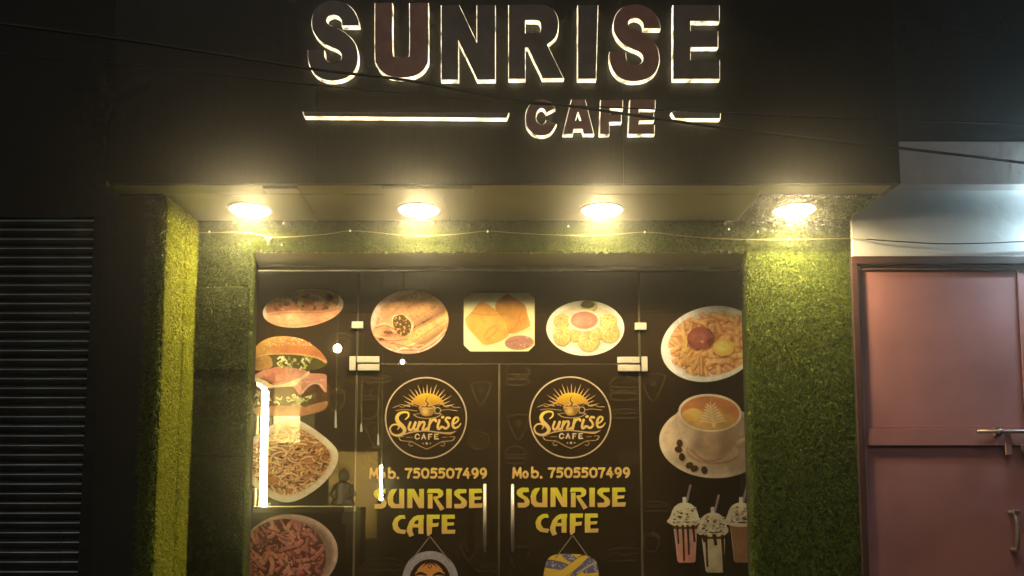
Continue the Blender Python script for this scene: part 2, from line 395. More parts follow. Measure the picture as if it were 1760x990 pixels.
def letter(paths, o, s, Yface, deep, face_mat, name='letter', rim=None, label=None):
    """paths in enlarged pixels: photo = o + p / s. A dark face plate over a glowing translucent return"""
    rim = rim or M['rim']
    outs = []
    for p in paths:
        q = [at(o[0] + x / s, o[1] + y / s, Yface) for x, y in smooth_path(p)]
        outs.append([(v.x, v.z) for v in q])
    cx = sum(v[0] for v in outs[0]) / len(outs[0]); cz = sum(v[1] for v in outs[0]) / len(outs[0])
    loc = [[(x - cx, z - cz) for x, z in q] for q in outs]
    me = plate(loc, 0.004); me.name = 'letter_face'; me.materials.clear(); me.materials.append(face_mat)
    f = bpy.data.objects.new(name, me); f.rotation_euler = (R(90), 0, 0); f.location = (cx, Yface - 0.002, cz)
    C.objects.link(f); f.parent = sign; f.matrix_parent_inverse = Matrix.Translation(-sign.location)
    if label: f['label'] = label
    m2 = plate(loc, deep - 0.006, 0, 0.0022); m2.name = 'light_rim'; m2.materials.clear(); m2.materials.append(rim)
    r = bpy.data.objects.new('light_rim', m2); r.location = (0, 0, -(deep - 0.006) / 2 - 0.003)
    C.objects.link(r); r.parent = f
    return f
def cor(*pts): return [(x, y, 1) for x, y in pts]
S_ = [(565, 182, 1), (555, 130), (525, 75), (475, 30), (395, 8), (315, 22), (262, 65), (235, 130), (236, 200), (262, 255), (305, 300), (360, 330), (410, 352), (438, 378),
      (445, 410), (428, 442), (388, 453), (346, 440), (322, 408), (318, 360, 1), (205, 358, 1), (208, 425), (228, 490), (270, 540), (335, 568), (405, 570), (475, 550),
      (525, 512), (552, 455), (557, 395), (545, 330), (515, 280), (470, 238), (420, 208), (370, 188), (340, 165), (336, 138), (352, 115), (388, 106), (422, 118), (443, 145), (447, 182, 1)]
U_ = [(680, 25, 1), (680, 400), (692, 455), (722, 502), (775, 537), (862, 551), (950, 540), (1010, 508), (1045, 460), (1055, 400), (1055, 25, 1), (925, 25, 1), (925, 370), (908, 402), (866, 415), (826, 402), (803, 370), (800, 25, 1)]
N_ = cor((1150, 40), (1275, 40), (1402, 310), (1402, 40), (1530, 40), (1530, 565), (1405, 565), (1268, 280), (1268, 565), (1150, 565))
R1 = [(60, 40, 1), (290, 38), (355, 58), (397, 108), (410, 180), (392, 262), (330, 318, 1), (445, 555, 1), (300, 555, 1), (196, 338, 1), (175, 338, 1), (175, 560, 1), (60, 560, 1)]
R2 = [(175, 145, 1), (262, 145), (286, 168), (288, 212), (265, 240), (175, 240, 1)]
I_ = cor((550, 40), (690, 40), (676, 560), (550, 560))
S2 = [((p[0] - 205) * (357 / 360) + 775, (p[1] - 8) * (540 / 562) + 35) + tuple(p[2:]) for p in S_]
E_ = cor((1225, 40), (1550, 40), (1550, 150), (1345, 150), (1345, 225), (1540, 225), (1540, 335), (1345, 335), (1345, 430), (1552, 430), (1552, 560), (1225, 560))
c_ = [(385, 770, 1), (355, 725), (295, 708), (230, 725), (190, 780), (180, 840), (192, 900), (235, 948), (295, 962), (355, 942), (395, 882, 1), (325, 855, 1), (315, 875), (290, 885), (262, 868), (250, 835), (258, 795), (285, 768), (310, 775), (325, 800, 1)]
a1 = cor((505, 710), (600, 710), (660, 950), (590, 950), (580, 915), (520, 915), (510, 950), (445, 950)); a2 = cor((550, 790), (575, 860), (528, 860))
f_ = cor((712, 712), (865, 712), (865, 770), (775, 770), (775, 815), (855, 815), (855, 865), (770, 865), (770, 950), (705, 950))
e_ = cor((920, 712), (1095, 712), (1095, 772), (980, 772), (980, 805), (1085, 805), (1085, 855), (980, 855), (980, 890), (1090, 890), (1090, 950), (908, 950))
A, Bq = (480, 0), (860, 0); k1 = 4.124; YL = YF - 0.035
for pth, org, mm, lb in (([S_], A, 'face_brown', 'first raised letter S with a dark brown face'), ([U_], A, 'face_maroon', 'raised letter U with a maroon face'), ([N_], A, 'face_brown', None),
                     ([R1, R2], Bq, 'face_brown', None), ([I_], Bq, 'face_brown', None), ([S2], Bq, 'face_maroon', 'second raised letter S with a maroon face'), ([E_], Bq, 'face_brown', None)):
    letter(pth, org, k1, YL, 0.032, M[mm], label=lb)
for pth in ([c_], [a1, a2], [f_], [e_]): letter(pth, Bq, k1, YF - 0.034, 0.031, M['face_maroon'])
letter([cor((170, 795), (1625, 802), (1610, 836), (180, 824))], A, k1, YF - 0.036, 0.033, M['face_brown'], 'underline_bar', M['rim_bar'])
letter([cor((1215, 800), (1240, 790), (1560, 795), (1555, 840), (1240, 838))], Bq, k1, YF - 0.036, 0.033, M['face_brown'], 'underline_bar', M['rim_bar'])

# ------------------------------------------------------------------ soffit lamps
for i, (px, lb) in enumerate(((430, 'glowing soffit lamp above the burger picture, nearest the roller shutter'), (720, 'glowing soffit lamp above the left door leaf'),
                              (1035, 'glowing soffit lamp above the right door leaf'), (1365, 'glowing soffit lamp above the wide turf pier beside the maroon door'))):
    p = at(px, 360, 3.645); c = (p.x, 3.645, ZS - 0.002)
    L = empty('soffit_lamp', c, lb, 'lamp', 'lamps under the sign board')
    b = MB(); b.lathe(c, [(0.094, 0.0), (0.094, -0.005), (0.088, -0.008), (0.084, -0.005)], 32); b.build('housing', M['trim_white'], L)
    b = MB(); b.lathe(c, [(0.083, -0.005), (0.082, -0.009), (0.076, -0.014), (0.060, -0.018), (0.036, -0.0195)], 32); b.build('diffuser', M['lamp'], L)
    b = MB(); b.lathe(c, [(0.035, -0.020), (0.035, -0.021), (0.002, -0.0215)], 32); b.build('led_plate', M['core'], L)

# ------------------------------------------------------------------ painter for the printed film
LIGHT = np.array([0.95, 0.84, 0.64])
def albedo(rgb): return np.clip(lin(rgb) / LIGHT * 0.95, 0.004, 0.86)
_lat = {}
def vnoise(X, Y, scale, seed=0, octv=3):
    out = np.zeros_like(X); amp = 1.0; tot = 0
    for o_ in range(octv):
        key = (seed, o_)
        if key not in _lat: _lat[key] = np.random.RandomState(seed * 13 + o_).rand(64, 64)
        Lt = _lat[key]; x, y = X / scale, Y / scale
        xi, yi = np.floor(x).astype(int), np.floor(y).astype(int); fx, fy = x - xi, y - yi
        fx, fy = fx * fx * (3 - 2 * fx), fy * fy * (3 - 2 * fy)
        q = lambda a, b_: Lt[(yi + b_) % 64, (xi + a) % 64]
        out += amp * ((q(0, 0) * (1 - fx) + q(1, 0) * fx) * (1 - fy) + (q(0, 1) * (1 - fx) + q(1, 1) * fx) * fy)
        tot += amp; amp *= 0.55; scale *= 0.5
    return out / tot
def catmull(pts, step=6):
    pts = np.array(pts, float)
    if len(pts) < 3: return pts
    P = np.vstack([2 * pts[0] - pts[1], pts, 2 * pts[-1] - pts[-2]]); out = []
    for i in range(1, len(P) - 2):
        for k in range(step):
            t = k / step; p0, p1, p2, p3 = P[i - 1:i + 3]
            out.append(0.5 * (2 * p1 + (p2 - p0) * t + (2 * p0 - 5 * p1 + 4 * p2 - p3) * t * t + (3 * p1 - p0 - 3 * p2 + p3) * t**3))
    out.append(pts[-1]); return np.array(out)
class Canvas:
    """a sheet of print; coordinates are those of the photograph"""
    def __init__(s, x0, y0, x1, y1, res):
        s.x0, s.y0, s.res = x0, y0, res
        s.nx, s.ny = int((x1 - x0) * res) + 1, int((y1 - y0) * res) + 1
        s.X, s.Y = np.meshgrid(x0 + np.arange(s.nx) / res, y0 + np.arange(s.ny) / res)
        s.c = np.zeros((s.ny, s.nx, 3)); s.a = np.zeros((s.ny, s.nx)); s.aa = 1.0 / res
    def win(s, xa, ya, xb, yb, pad):
        i0 = max(0, int((xa - pad - s.x0) * s.res)); i1 = min(s.nx, int((xb + pad - s.x0) * s.res) + 2)
        j0 = max(0, int((ya - pad - s.y0) * s.res)); j1 = min(s.ny, int((yb + pad - s.y0) * s.res) + 2)
        return slice(j0, max(j0, j1)), slice(i0, max(i0, i1))
    def put(s, w, m, col, op=1.0, clip=None, keep=False):
        if m.size == 0: return
        m = m * op
        if clip is not None: m = m * clip[w]
        if callable(col): col = col(s.X[w], s.Y[w])
        col = np.broadcast_to(np.asarray(col, float), m.shape + (3,))
        a0 = s.a[w]; a1_ = a0 if keep else m + a0 * (1 - m)
        if keep: s.c[w] = s.c[w] * (1 - m[..., None]) + col * m[..., None]
        else:
            s.c[w] = np.where(a1_[..., None] > 1e-5, (col * m[..., None] + s.c[w] * (a0 * (1 - m))[..., None]) / np.maximum(a1_, 1e-5)[..., None], s.c[w])
        s.a[w] = a1_
    def cov(s, d, soft=0): return np.clip(0.5 - d / (s.aa * 1.3 + soft), 0, 1)
    def ell(s, cx, cy, rx, ry, col, rot=0, op=1.0, clip=None, soft=0, mask=False):
        r = max(rx, ry); w = s.win(cx - r, cy - r, cx + r, cy + r, 2 + soft) if not mask else (slice(None), slice(None))
        t = R(rot); dx, dy = s.X[w] - cx, s.Y[w] - cy
        u, v = dx * math.cos(t) + dy * math.sin(t), -dx * math.sin(t) + dy * math.cos(t)
        q = np.sqrt((u / rx)**2 + (v / ry)**2) + 1e-9
        d = (q - 1) * np.sqrt(u * u + v * v) / q
        m = s.cov(d, soft)
        if mask: return m
        s.put(w, m, col, op, clip); 
    def ring(s, cx, cy, rx, ry, wd, col, rot=0, op=1.0, clip=None, a0=0, a1=360):
        t = np.radians(np.linspace(a0, a1, 48)); q = R(rot)
        u, v = rx * np.cos(t), ry * np.sin(t)
        s.stroke(np.stack([cx + u * math.cos(q) - v * math.sin(q), cy + u * math.sin(q) + v * math.cos(q)], 1), wd, col, op, clip, raw=True)
    def stroke(s, pts, wd, col, op=1.0, clip=None, raw=False, soft=0):
        """wd = full width, one number or one per point"""
        n0 = len(pts); wd = np.broadcast_to(np.asarray(wd, float), (n0,))
        P = np.asarray(pts, float) if raw else catmull(pts)
        ws = np.interp(np.linspace(0, 1, len(P)), np.linspace(0, 1, n0), wd) / 2
        w = s.win(P[:, 0].min(), P[:, 1].min(), P[:, 0].max(), P[:, 1].max(), ws.max() + 2 + soft)
        X, Y = s.X[w], s.Y[w]
        if X.size == 0: return
        D = np.full(X.shape, 1e9)
        for i in range(len(P) - 1):
            a, b_ = P[i], P[i + 1]; e = b_ - a; l2 = e @ e + 1e-9
            h = np.clip(((X - a[0]) * e[0] + (Y - a[1]) * e[1]) / l2, 0, 1)
            D = np.minimum(D, np.hypot(X - a[0] - h * e[0], Y - a[1] - h * e[1]) - (ws[i] + h * (ws[i + 1] - ws[i])))
        s.put(w, s.cov(D, soft), col, op, clip)
    def poly(s, pts, col, op=1.0, clip=None, rnd=False, soft=0, mask=False, holes=()):
        rings = [np.array(smooth_path(p) if rnd else [q[:2] for q in p], float) for p in [pts, *holes]]
        P = rings[0]
        w = s.win(P[:, 0].min(), P[:, 1].min(), P[:, 0].max(), P[:, 1].max(), 2 + soft) if not mask else (slice(None), slice(None))
        X, Y = s.X[w], s.Y[w]
        if X.size == 0: return
        D = np.full(X.shape, 1e9); ins = np.zeros(X.shape, bool)
        for Q in rings:
            for i in range(len(Q)):
                a, b_ = Q[i - 1], Q[i]; e = b_ - a; l2 = e @ e + 1e-9
                h = np.clip(((X - a[0]) * e[0] + (Y - a[1]) * e[1]) / l2, 0, 1)
                D = np.minimum(D, np.hypot(X - a[0] - h * e[0], Y - a[1] - h * e[1]))
                if a[1] != b_[1]:
                    c = (a[1] > Y) != (b_[1] > Y)
                    ins ^= c & (X < (b_[0] - a[0]) * (Y - a[1]) / (b_[1] - a[1]) + a[0])
        m = s.cov(np.where(ins, -D, D), soft)
        if mask: return m
        s.put(w, m, col, op, clip)
    def tint(s, f, clip=None):
        """multiply the ink by a field (print grain, cooked edges)"""
        k = f[..., None] if f.ndim == 2 else f
        s.c = s.c * (k if clip is None else 1 + (k - 1) * clip[..., None])
    def build(s, name, parent, Y, label=None, material='ink', cut=0.02, real=True):
        a = np.clip(s.a, 0, 1)
        V = atn(s.X, s.Y, Y).reshape(-1, 3)
        q = (a[:-1, :-1] > cut) | (a[1:, :-1] > cut) | (a[:-1, 1:] > cut) | (a[1:, 1:] > cut)
        j, i = np.nonzero(q); v0 = j * s.nx + i
        F = np.stack([v0, v0 + s.nx, v0 + s.nx + 1, v0 + 1], 1)
        use, inv = np.unique(F, return_inverse=True); F = inv.reshape(F.shape)
        me = bpy.data.meshes.new(name); me.vertices.add(len(use)); me.vertices.foreach_set('co', V[use].ravel())
        me.loops.add(F.size); me.loops.foreach_set('vertex_index', F.astype(np.int32).ravel())
        me.polygons.add(len(F)); me.polygons.foreach_set('loop_start', (np.arange(len(F)) * 4).astype(np.int32)); me.polygons.foreach_set('loop_total', np.full(len(F), 4, np.int32))
        me.update(calc_edges=True)
        rgb = albedo(np.clip(s.c, 0, 255)).reshape(-1, 3)
        col = np.concatenate([rgb, a.reshape(-1, 1)], 1)[use]
        ca = me.color_attributes.new('Col', 'FLOAT_COLOR', 'POINT'); ca.data.foreach_set('color', col.astype(np.float32).ravel())
        me.materials.append(M[material])
        o = bpy.data.objects.new(name, me); link(o, parent)
        if label: o['label'] = label
        if material == 'doodle': o['kind'] = 'stuff'
        return o

# ------------------------------------------------------------------ glass front: two side panes, a transom, two door leaves
YFILM, YINK = YG - 0.007, YG - 0.0095
ZB = 0.03
zt = at(860, 466, YG).z; zd = at(860, 625, YG).z
xa, xb, xc = at(613, 700, YG).x, at(858, 700, YG).x, at(1100, 700, YG).x
def pane(name, x0, x1, z0, z1, label, cat='glass pane'):
    e = empty(name, ((x0 + x1) / 2, YG, z0), label, cat, None)
    gp = 0.0022
    b = MB(); b.box(x0 + gp, x1 - gp, YG - 0.005, YG + 0.005, z0 + gp, z1 - gp); b.build('glass', M['glass'], e)
    b = MB(); b.quad((x0 + gp, YFILM, z0 + gp), (x1 - gp, YFILM, z0 + gp), (x1 - gp, YFILM, z1 - gp), (x0 + gp, YFILM, z1 - gp)); b.build('vinyl_film', M['film'], e, fix=False)
    # bright ground edges of the pane
    b = MB()
    for (a0, a1, c0, c1) in ((x0 + gp, x0 + gp + 0.0022, z0 + gp, z1 - gp), (x1 - gp - 0.0022, x1 - gp, z0 + gp, z1 - gp), (x0 + gp, x1 - gp, z1 - gp - 0.002, z1 - gp)):
        b.quad((a0, YFILM - 0.0012, c0), (a1, YFILM - 0.0012, c0), (a1, YFILM - 0.0012, c1), (a0, YFILM - 0.0012, c1))
    b.build('polished_edge', M['edge'], e, fix=False)
    return e
M['edge'] = mat('polished_glass_edge', (0.20, 0.165, 0.11), 0.3, var=0.5, scale=5)
left_pane = pane('side_pane', XG0, xa, ZB, zt, 'tall fixed glass side pane printed with a burger, noodles and a meat dish')
right_pane = pane('side_pane', xc, XG1, ZB, zt, 'tall fixed glass side pane printed with fries, a coffee cup and milkshakes')
transom = pane('transom_pane', xa, xc, zd, zt, 'wide glass pane above the doors printed with three snack plates')
door_l = pane('door_leaf', xa, xb, ZB, zd, 'left glass door leaf printed with a logo and a covered head', 'glass door')
door_r = pane('door_leaf', xb, xc, ZB, zd, 'right glass door leaf printed with a logo and a turban', 'glass door')
for d in (door_l, door_r): d['group'] = 'glass door leaves'

# --- prints
def grain(c, seed, amt=0.10, sc=4.0):
    c.tint(1 - amt + 2 * amt * vnoise(c.X, c.Y, sc, seed, 3)); c.tint(0.80 + 0.36 * vnoise(c.X, c.Y, sc * 6, seed + 40, 3))
def rnd(a, b_): return random.uniform(a, b_)

def p_roll():
    c = Canvas(450, 490, 596, 568, 1.5)
    m = c.ell(521, 530, 70, 32, None, -8, mask=True)
    c.put((slice(None),) * 2, m, (214, 190, 160))
    c.ell(520, 524, 64, 25, (170, 110, 70), -8, clip=m)
    for k in range(60):
        x, y = rnd(465, 580), rnd(505, 535); c.ell(x, y, rnd(3, 8), rnd(2, 4), random.choice([(205, 150, 95), (150, 85, 50), (190, 170, 90), (120, 70, 40)]), rnd(-40, 40), 0.8, m)
    c.poly([(458, 549), (462, 538), (500, 534), (545, 535), (585, 528), (588, 535), (575, 549), (545, 558), (500, 563), (465, 560)], (226, 160, 110), clip=m, rnd=True, soft=2)
    c.stroke([(462, 541), (500, 537), (550, 537), (584, 530)], 2, (190, 110, 70), 0.8, m)
    c.stroke([(466, 556), (505, 559), (550, 553)], 4, (196, 120, 85), 0.6, m, soft=3)
    for k in range(9): c.ell(rnd(475, 560), rnd(540, 548), rnd(2, 6), 1.5, (240, 190, 140), rnd(-20, 20), 0.7, m)
    grain(c, 1); return c
def p_burger():
    c = Canvas(428, 572, 572, 716, 1.6); B = lambda pts: [(400 + p[0] / 6.19, 560 + p[1] / 6.19) for p in pts]
    # lower half
    c.poly(B([(195, 560), (420, 560), (700, 560), (1000, 590), (1015, 800), (1010, 850), (900, 890), (760, 920), (560, 960), (380, 960), (210, 900), (190, 720)]), (86, 60, 36), rnd=True, soft=3)
    for k in range(170):
        x, y = rnd(200, 1000), rnd(600, 800); p = B([(x, y)])[0]
        c.ell(*p, rnd(1.5, 5), rnd(1, 3), random.choice([(70, 45, 28), (110, 74, 44), (92, 58, 34), (132, 92, 52)]), rnd(0, 90), 0.8)
    for k in range(26):
        x = rnd(210, 990); y = rnd(745, 830); q = [(x + j * 14, y + rnd(-18, 18)) for j in range(5)]
        c.stroke(B(q), rnd(1.5, 3.2), random.choice([(206, 198, 120), (150, 150, 70), (110, 112, 48), (226, 216, 160)]))
    c.poly(B([(205, 880), (400, 850), (700, 850), (760, 860), (900, 820), (1000, 800), (1010, 840), (960, 900), (800, 950), (600, 985), (400, 985), (250, 950)]), (178, 122, 78), rnd=True, soft=2)
    # pink slices and cheese
    c.poly(B([(180, 555), (330, 470), (420, 430), (560, 420), (720, 435), (820, 500), (985, 515), (1000, 590), (995, 700), (960, 690), (925, 640), (880, 620), (820, 640), (740, 720), (700, 730), (640, 650), (480, 640), (330, 560)]), (205, 138, 108), rnd=True)
    c.poly(B([(180, 560), (250, 552), (340, 580), (420, 625), (520, 620), (700, 560), (810, 480), (795, 530), (700, 600), (650, 640), (470, 655), (330, 660), (260, 600), (185, 580)]), (238, 206, 156), rnd=True)
    c.stroke(B([(705, 600), (820, 595), (990, 575)]), 3, (226, 160, 134)); c.stroke(B([(330, 545), (440, 600), (530, 580)]), 3, (176, 96, 70))
    c.stroke(B([(740, 715), (790, 650), (860, 612), (930, 625), (990, 700)]), 2.6, (232, 186, 150))
    c.poly(B([(330, 440), (420, 425), (540, 450), (560, 560), (480, 590), (380, 570)]), (198, 120, 92), rnd=True, op=0.9)
    # lettuce
    c.poly(B([(215, 350), (450, 300), (750, 310), (960, 360), (995, 420), (870, 470), (720, 460), (520, 430), (330, 470), (230, 440)]), (88, 78, 36), rnd=True)
    c.poly(B([(205, 380), (300, 320), (400, 330), (420, 430), (330, 470), (240, 470)]), (178, 128, 70), rnd=True)
    for k in range(34):
        x, y = rnd(390, 840), rnd(325, 440); q = [(x, y), (x + rnd(-18, 18), y + rnd(8, 26)), (x + rnd(-30, 30), y + rnd(20, 44))]
        c.stroke(B(q), rnd(1.6, 3.6), random.choice([(222, 212, 146), (176, 172, 84), (140, 136, 60), (236, 226, 176)]))
    # top bun
    def bun(X, Y):
        u = np.clip((X - 432) / 130, 0, 1)[..., None]; v = np.clip((Y - 578) / 46, 0, 1)[..., None]
        a = np.array([226, 172, 84]) * (1 - u) + np.array([186, 112, 64]) * u
        return a * (1 - 0.10 * np.sin(v * 3.1)) + np.array([30, 36, 40]) * np.clip(v - 0.75, 0, 1) * 3
    c.poly(B([(200, 385, 1), (203, 320), (240, 225), (330, 152), (450, 115), (600, 113), (750, 145), (880, 222), (960, 300), (1003, 375), (985, 395), (900, 345), (700, 308), (450, 302), (300, 322), (225, 352)]), bun, rnd=True)
    c.poly(B([(440, 160), (760, 160), (840, 240), (845, 300), (700, 290), (450, 285)]), (200, 112, 66), rnd=True, op=0.45, soft=6)
    for k in range(70):
        t = rnd(0.05, 0.95); x = 300 + t * 560; y = 130 + 70 * (2 * t - 1)**2 + rnd(-6, 70)
        c.ell(*B([(x, y)])[0], 1.3, 0.8, (240, 206, 140), rnd(0, 90), 0.85)
    c.stroke(B([(215, 350), (300, 318), (450, 300), (700, 305), (900, 342), (985, 392)]), 2.4, (226, 176, 120), 0.8, soft=1.5)
    grain(c, 2, 0.14); return c
NPL = [(90, 290), (330, 120), (520, 62), (620, 80), (800, 190), (960, 330), (998, 430), (960, 560), (830, 720), (640, 850), (500, 893), (370, 870), (230, 790), (85, 650), (70, 400)]
def p_noodles():
    c = Canvas(418, 716, 586, 868, 1.6); B = lambda pts: [(410 + p[0] / 5.82, 710 + p[1] / 5.82) for p in pts]
    c.poly(B(NPL), (240, 214, 168), rnd=True)
    inn = [(520 + (x - 520) * 0.86, 470 + (y - 470) * 0.86) for x, y in NPL]
    c.poly(B(inn), (222, 188, 136), rnd=True, soft=4)
    im = c.poly(B([(520 + (x - 520) * 0.84, 480 + (y - 480) * 0.82) for x, y in NPL]), None, rnd=True, mask=True)
    c.poly(B(inn), (176, 112, 62), rnd=True, clip=im, soft=8)
    cols = [(236, 178, 104), (222, 158, 88), (246, 200, 134), (190, 124, 66), (150, 94, 50), (228, 170, 112)]
    for k in range(190):
        cx, cy = rnd(120, 930), rnd(170, 830); r = rnd(40, 150); a = rnd(0, 360); sp = rnd(60, 240)
        t = np.radians(np.linspace(a, a + sp, 6)); e = rnd(0.4, 1)
        q = np.stack([cx + r * np.cos(t), cy + r * e * np.sin(t)], 1)
        P = B(q); w_ = rnd(2.0, 3.6)
        c.stroke([(x + 0.8, y + 1.2) for x, y in P], w_ + 1.2, (112, 66, 36), 0.45, im)
        c.stroke(P, w_, random.choice(cols), 1, im)
        c.stroke([(x - 0.4, y - 0.6) for x, y in P], w_ * 0.35, (255, 226, 168), 0.55, im)
    for k in range(36):
        x, y = rnd(150, 900), rnd(200, 780); P = B([(x, y), (x + rnd(-40, 40), y + rnd(-25, 25))])
        c.stroke(P, rnd(2, 4.5), random.choice([(120, 96, 40), (206, 130, 70), (94, 60, 34), (150, 70, 40)]), 1, im)
    grain(c, 3, 0.10); return c
def p_meat():
    c = Canvas(414, 880, 584, 1024, 1.5)
    c.ell(497, 952, 84, 68, (206, 170, 136), -3); c.ell(497, 953, 79, 63, (188, 150, 118), -3, soft=3)
    c.ell(500, 952, 72, 56, (150, 118, 92), -3, soft=6)
    m = c.ell(488, 958, 72, 66, None, 0, mask=True) * c.ell(497, 952, 80, 66, None, -3, mask=True)
    c.put((slice(None),) * 2, m, (112, 60, 46))
    for k in range(230):
        a, r = rnd(0, 6.28), math.sqrt(rnd(0, 1)); x, y = 488 + 68 * r * math.cos(a), 958 + 62 * r * math.sin(a); t = rnd(0, 3.14); l = rnd(4, 13)
        P = [(x - l * math.cos(t), y - l * math.sin(t)), (x + rnd(-3, 3), y + rnd(-3, 3)), (x + l * math.cos(t), y + l * math.sin(t))]
        w_ = rnd(4, 9)
        c.stroke([(u + 1.3, v + 1.8) for u, v in P], w_ + 1, (74, 34, 26), 0.55, m)
        c.stroke(P, w_, random.choice([(176, 104, 84), (196, 120, 96), (154, 82, 64), (206, 140, 104), (138, 70, 52)]), 1, m)
        c.stroke([(u - 1, v - 1.4) for u, v in P], w_ * 0.3, (226, 170, 140), 0.5, m, soft=1)
    for k in range(40):
        x, y = rnd(430, 545), rnd(902, 1010); c.ell(x, y, rnd(1, 3), rnd(0.8, 2), random.choice([(226, 196, 150), (96, 84, 40), (220, 150, 90)]), rnd(0, 90), 0.9, m)
    grain(c, 4, 0.12); return c
def p_wraps():
    c = Canvas(632, 494, 776, 612, 1.6)
    m = c.ell(704, 553, 67, 55, None, -6, mask=True)
    c.put((slice(None),) * 2, m, (232, 190, 160)); c.ell(704, 555, 60, 48, (214, 160, 124), -6, clip=m, soft=8)
    for k in range(26): c.stroke([(rnd(640, 690), rnd(545, 605)), (rnd(650, 720), rnd(545, 605))], rnd(3, 6), random.choice([(226, 160, 116), (206, 128, 90), (240, 190, 146)]), 0.8, m)
    def roll(x0, y0, x1, y1, r, col, fill=True):
        d = np.array([x1 - x0, y1 - y0], float); L = np.hypot(*d); d /= L; n = np.array([-d[1], d[0]])
        def shade(X, Y):
            v = ((X - x0) * n[0] + (Y - y0) * n[1]) / r; return np.array(col) * (1.06 - 0.30 * np.clip(v, -1, 1) ** 2 - 0.16 * np.clip(v, -1, 1))[..., None]
        c.stroke([(x0 + 1.5, y0 + 3), (x1 + 1.5, y1 + 3)], 2 * r + 2, (120, 70, 44), 0.5, m, True, 3)
        c.stroke([(x0, y0), (x1, y1)], 2 * r, shade, 1, m, True)
        c.stroke([(x0 + n[0] * r * 0.3 + d[0] * 6, y0 + n[1] * r * 0.3 + d[1] * 6), (x1 + n[0] * r * 0.15, y1 + n[1] * r * 0.15)], 1.4, (160, 100, 60), 0.7, m, True, 1)
        for k in range(14):
            t, v = rnd(0.15, 0.95), rnd(-0.7, 0.7); c.ell(x0 + d[0] * L * t + n[0] * r * v, y0 + d[1] * L * t + n[1] * r * v, rnd(1, 2.6), rnd(0.8, 1.8), (168, 104, 56), rnd(0, 90), 0.6, m)
        if fill:
            a = math.degrees(math.atan2(d[1], d[0]))
            c.ell(x0, y0, r * 0.62, r * 1.0, (244, 200, 148), a, clip=m); c.ell(x0, y0, r * 0.48, r * 0.82, (110, 80, 40), a, clip=m)
            for k in range(30):
                t = rnd(0, 6.28); q = math.sqrt(rnd(0, 1)); u, v = r * 0.42 * q * math.cos(t), r * 0.76 * q * math.sin(t)
                c.ell(x0 + d[0] * u + n[0] * v, y0 + d[1] * u + n[1] * v, rnd(1, 2.4), rnd(0.8, 1.8), random.choice([(206, 166, 84), (136, 136, 60), (86, 56, 28), (196, 110, 62), (232, 196, 130)]), rnd(0, 90), 1, m)
    roll(672, 536, 732, 510, 16, (204, 150, 96), False)
    roll(652, 572, 690, 540, 13, (206, 140, 96), False)
    roll(700, 588, 764, 548, 17, (222, 162, 98), False)
    roll(686, 557, 748, 524, 18, (214, 152, 98))
    c.poly([(676, 548), (690, 541), (704, 551), (706, 568), (694, 577), (679, 568)], (104, 74, 38), 1, m, True)
    for k in range(60):
        c.ell(rnd(678, 704), rnd(545, 574), rnd(1.2, 3.2), rnd(0.8, 1.8), random.choice([(206, 160, 84), (128, 124, 56), (92, 56, 30), (190, 104, 60), (226, 186, 120), (168, 92, 52)]), rnd(0, 180), 0.95, m)
    c.stroke([(698, 544), (709, 556), (705, 574)], [2, 5, 2], (244, 196, 140), 1, m)
    for pts in ([(640, 575), (668, 582), (700, 580)], [(650, 590), (690, 598), (728, 592)], [(645, 560), (662, 556), (676, 562)], [(720, 600), (745, 586), (766, 566)]):
        c.stroke(pts, [2, 5, 2], random.choice([(236, 176, 124), (226, 160, 110)]), 1, m); c.stroke([(x + 1, y + 3.4) for x, y in pts], 1.8, (142, 82, 50), 0.8, m)
    for (x, y, r_) in ((664, 571, 5), (655, 583, 4), (706, 595, 4), (675, 590, 4)): c.ell(x, y, r_, r_ * 0.5, (118, 60, 36), rnd(-20, 20), 0.85, m, 2)
    for k in range(16): c.stroke([(rnd(645, 700), rnd(586, 606)), (rnd(660, 725), rnd(590, 606))], rnd(1.5, 3), random.choice([(246, 206, 166), (190, 112, 76), (226, 160, 120)]), 0.8, m)
    grain(c, 5, 0.12); return c
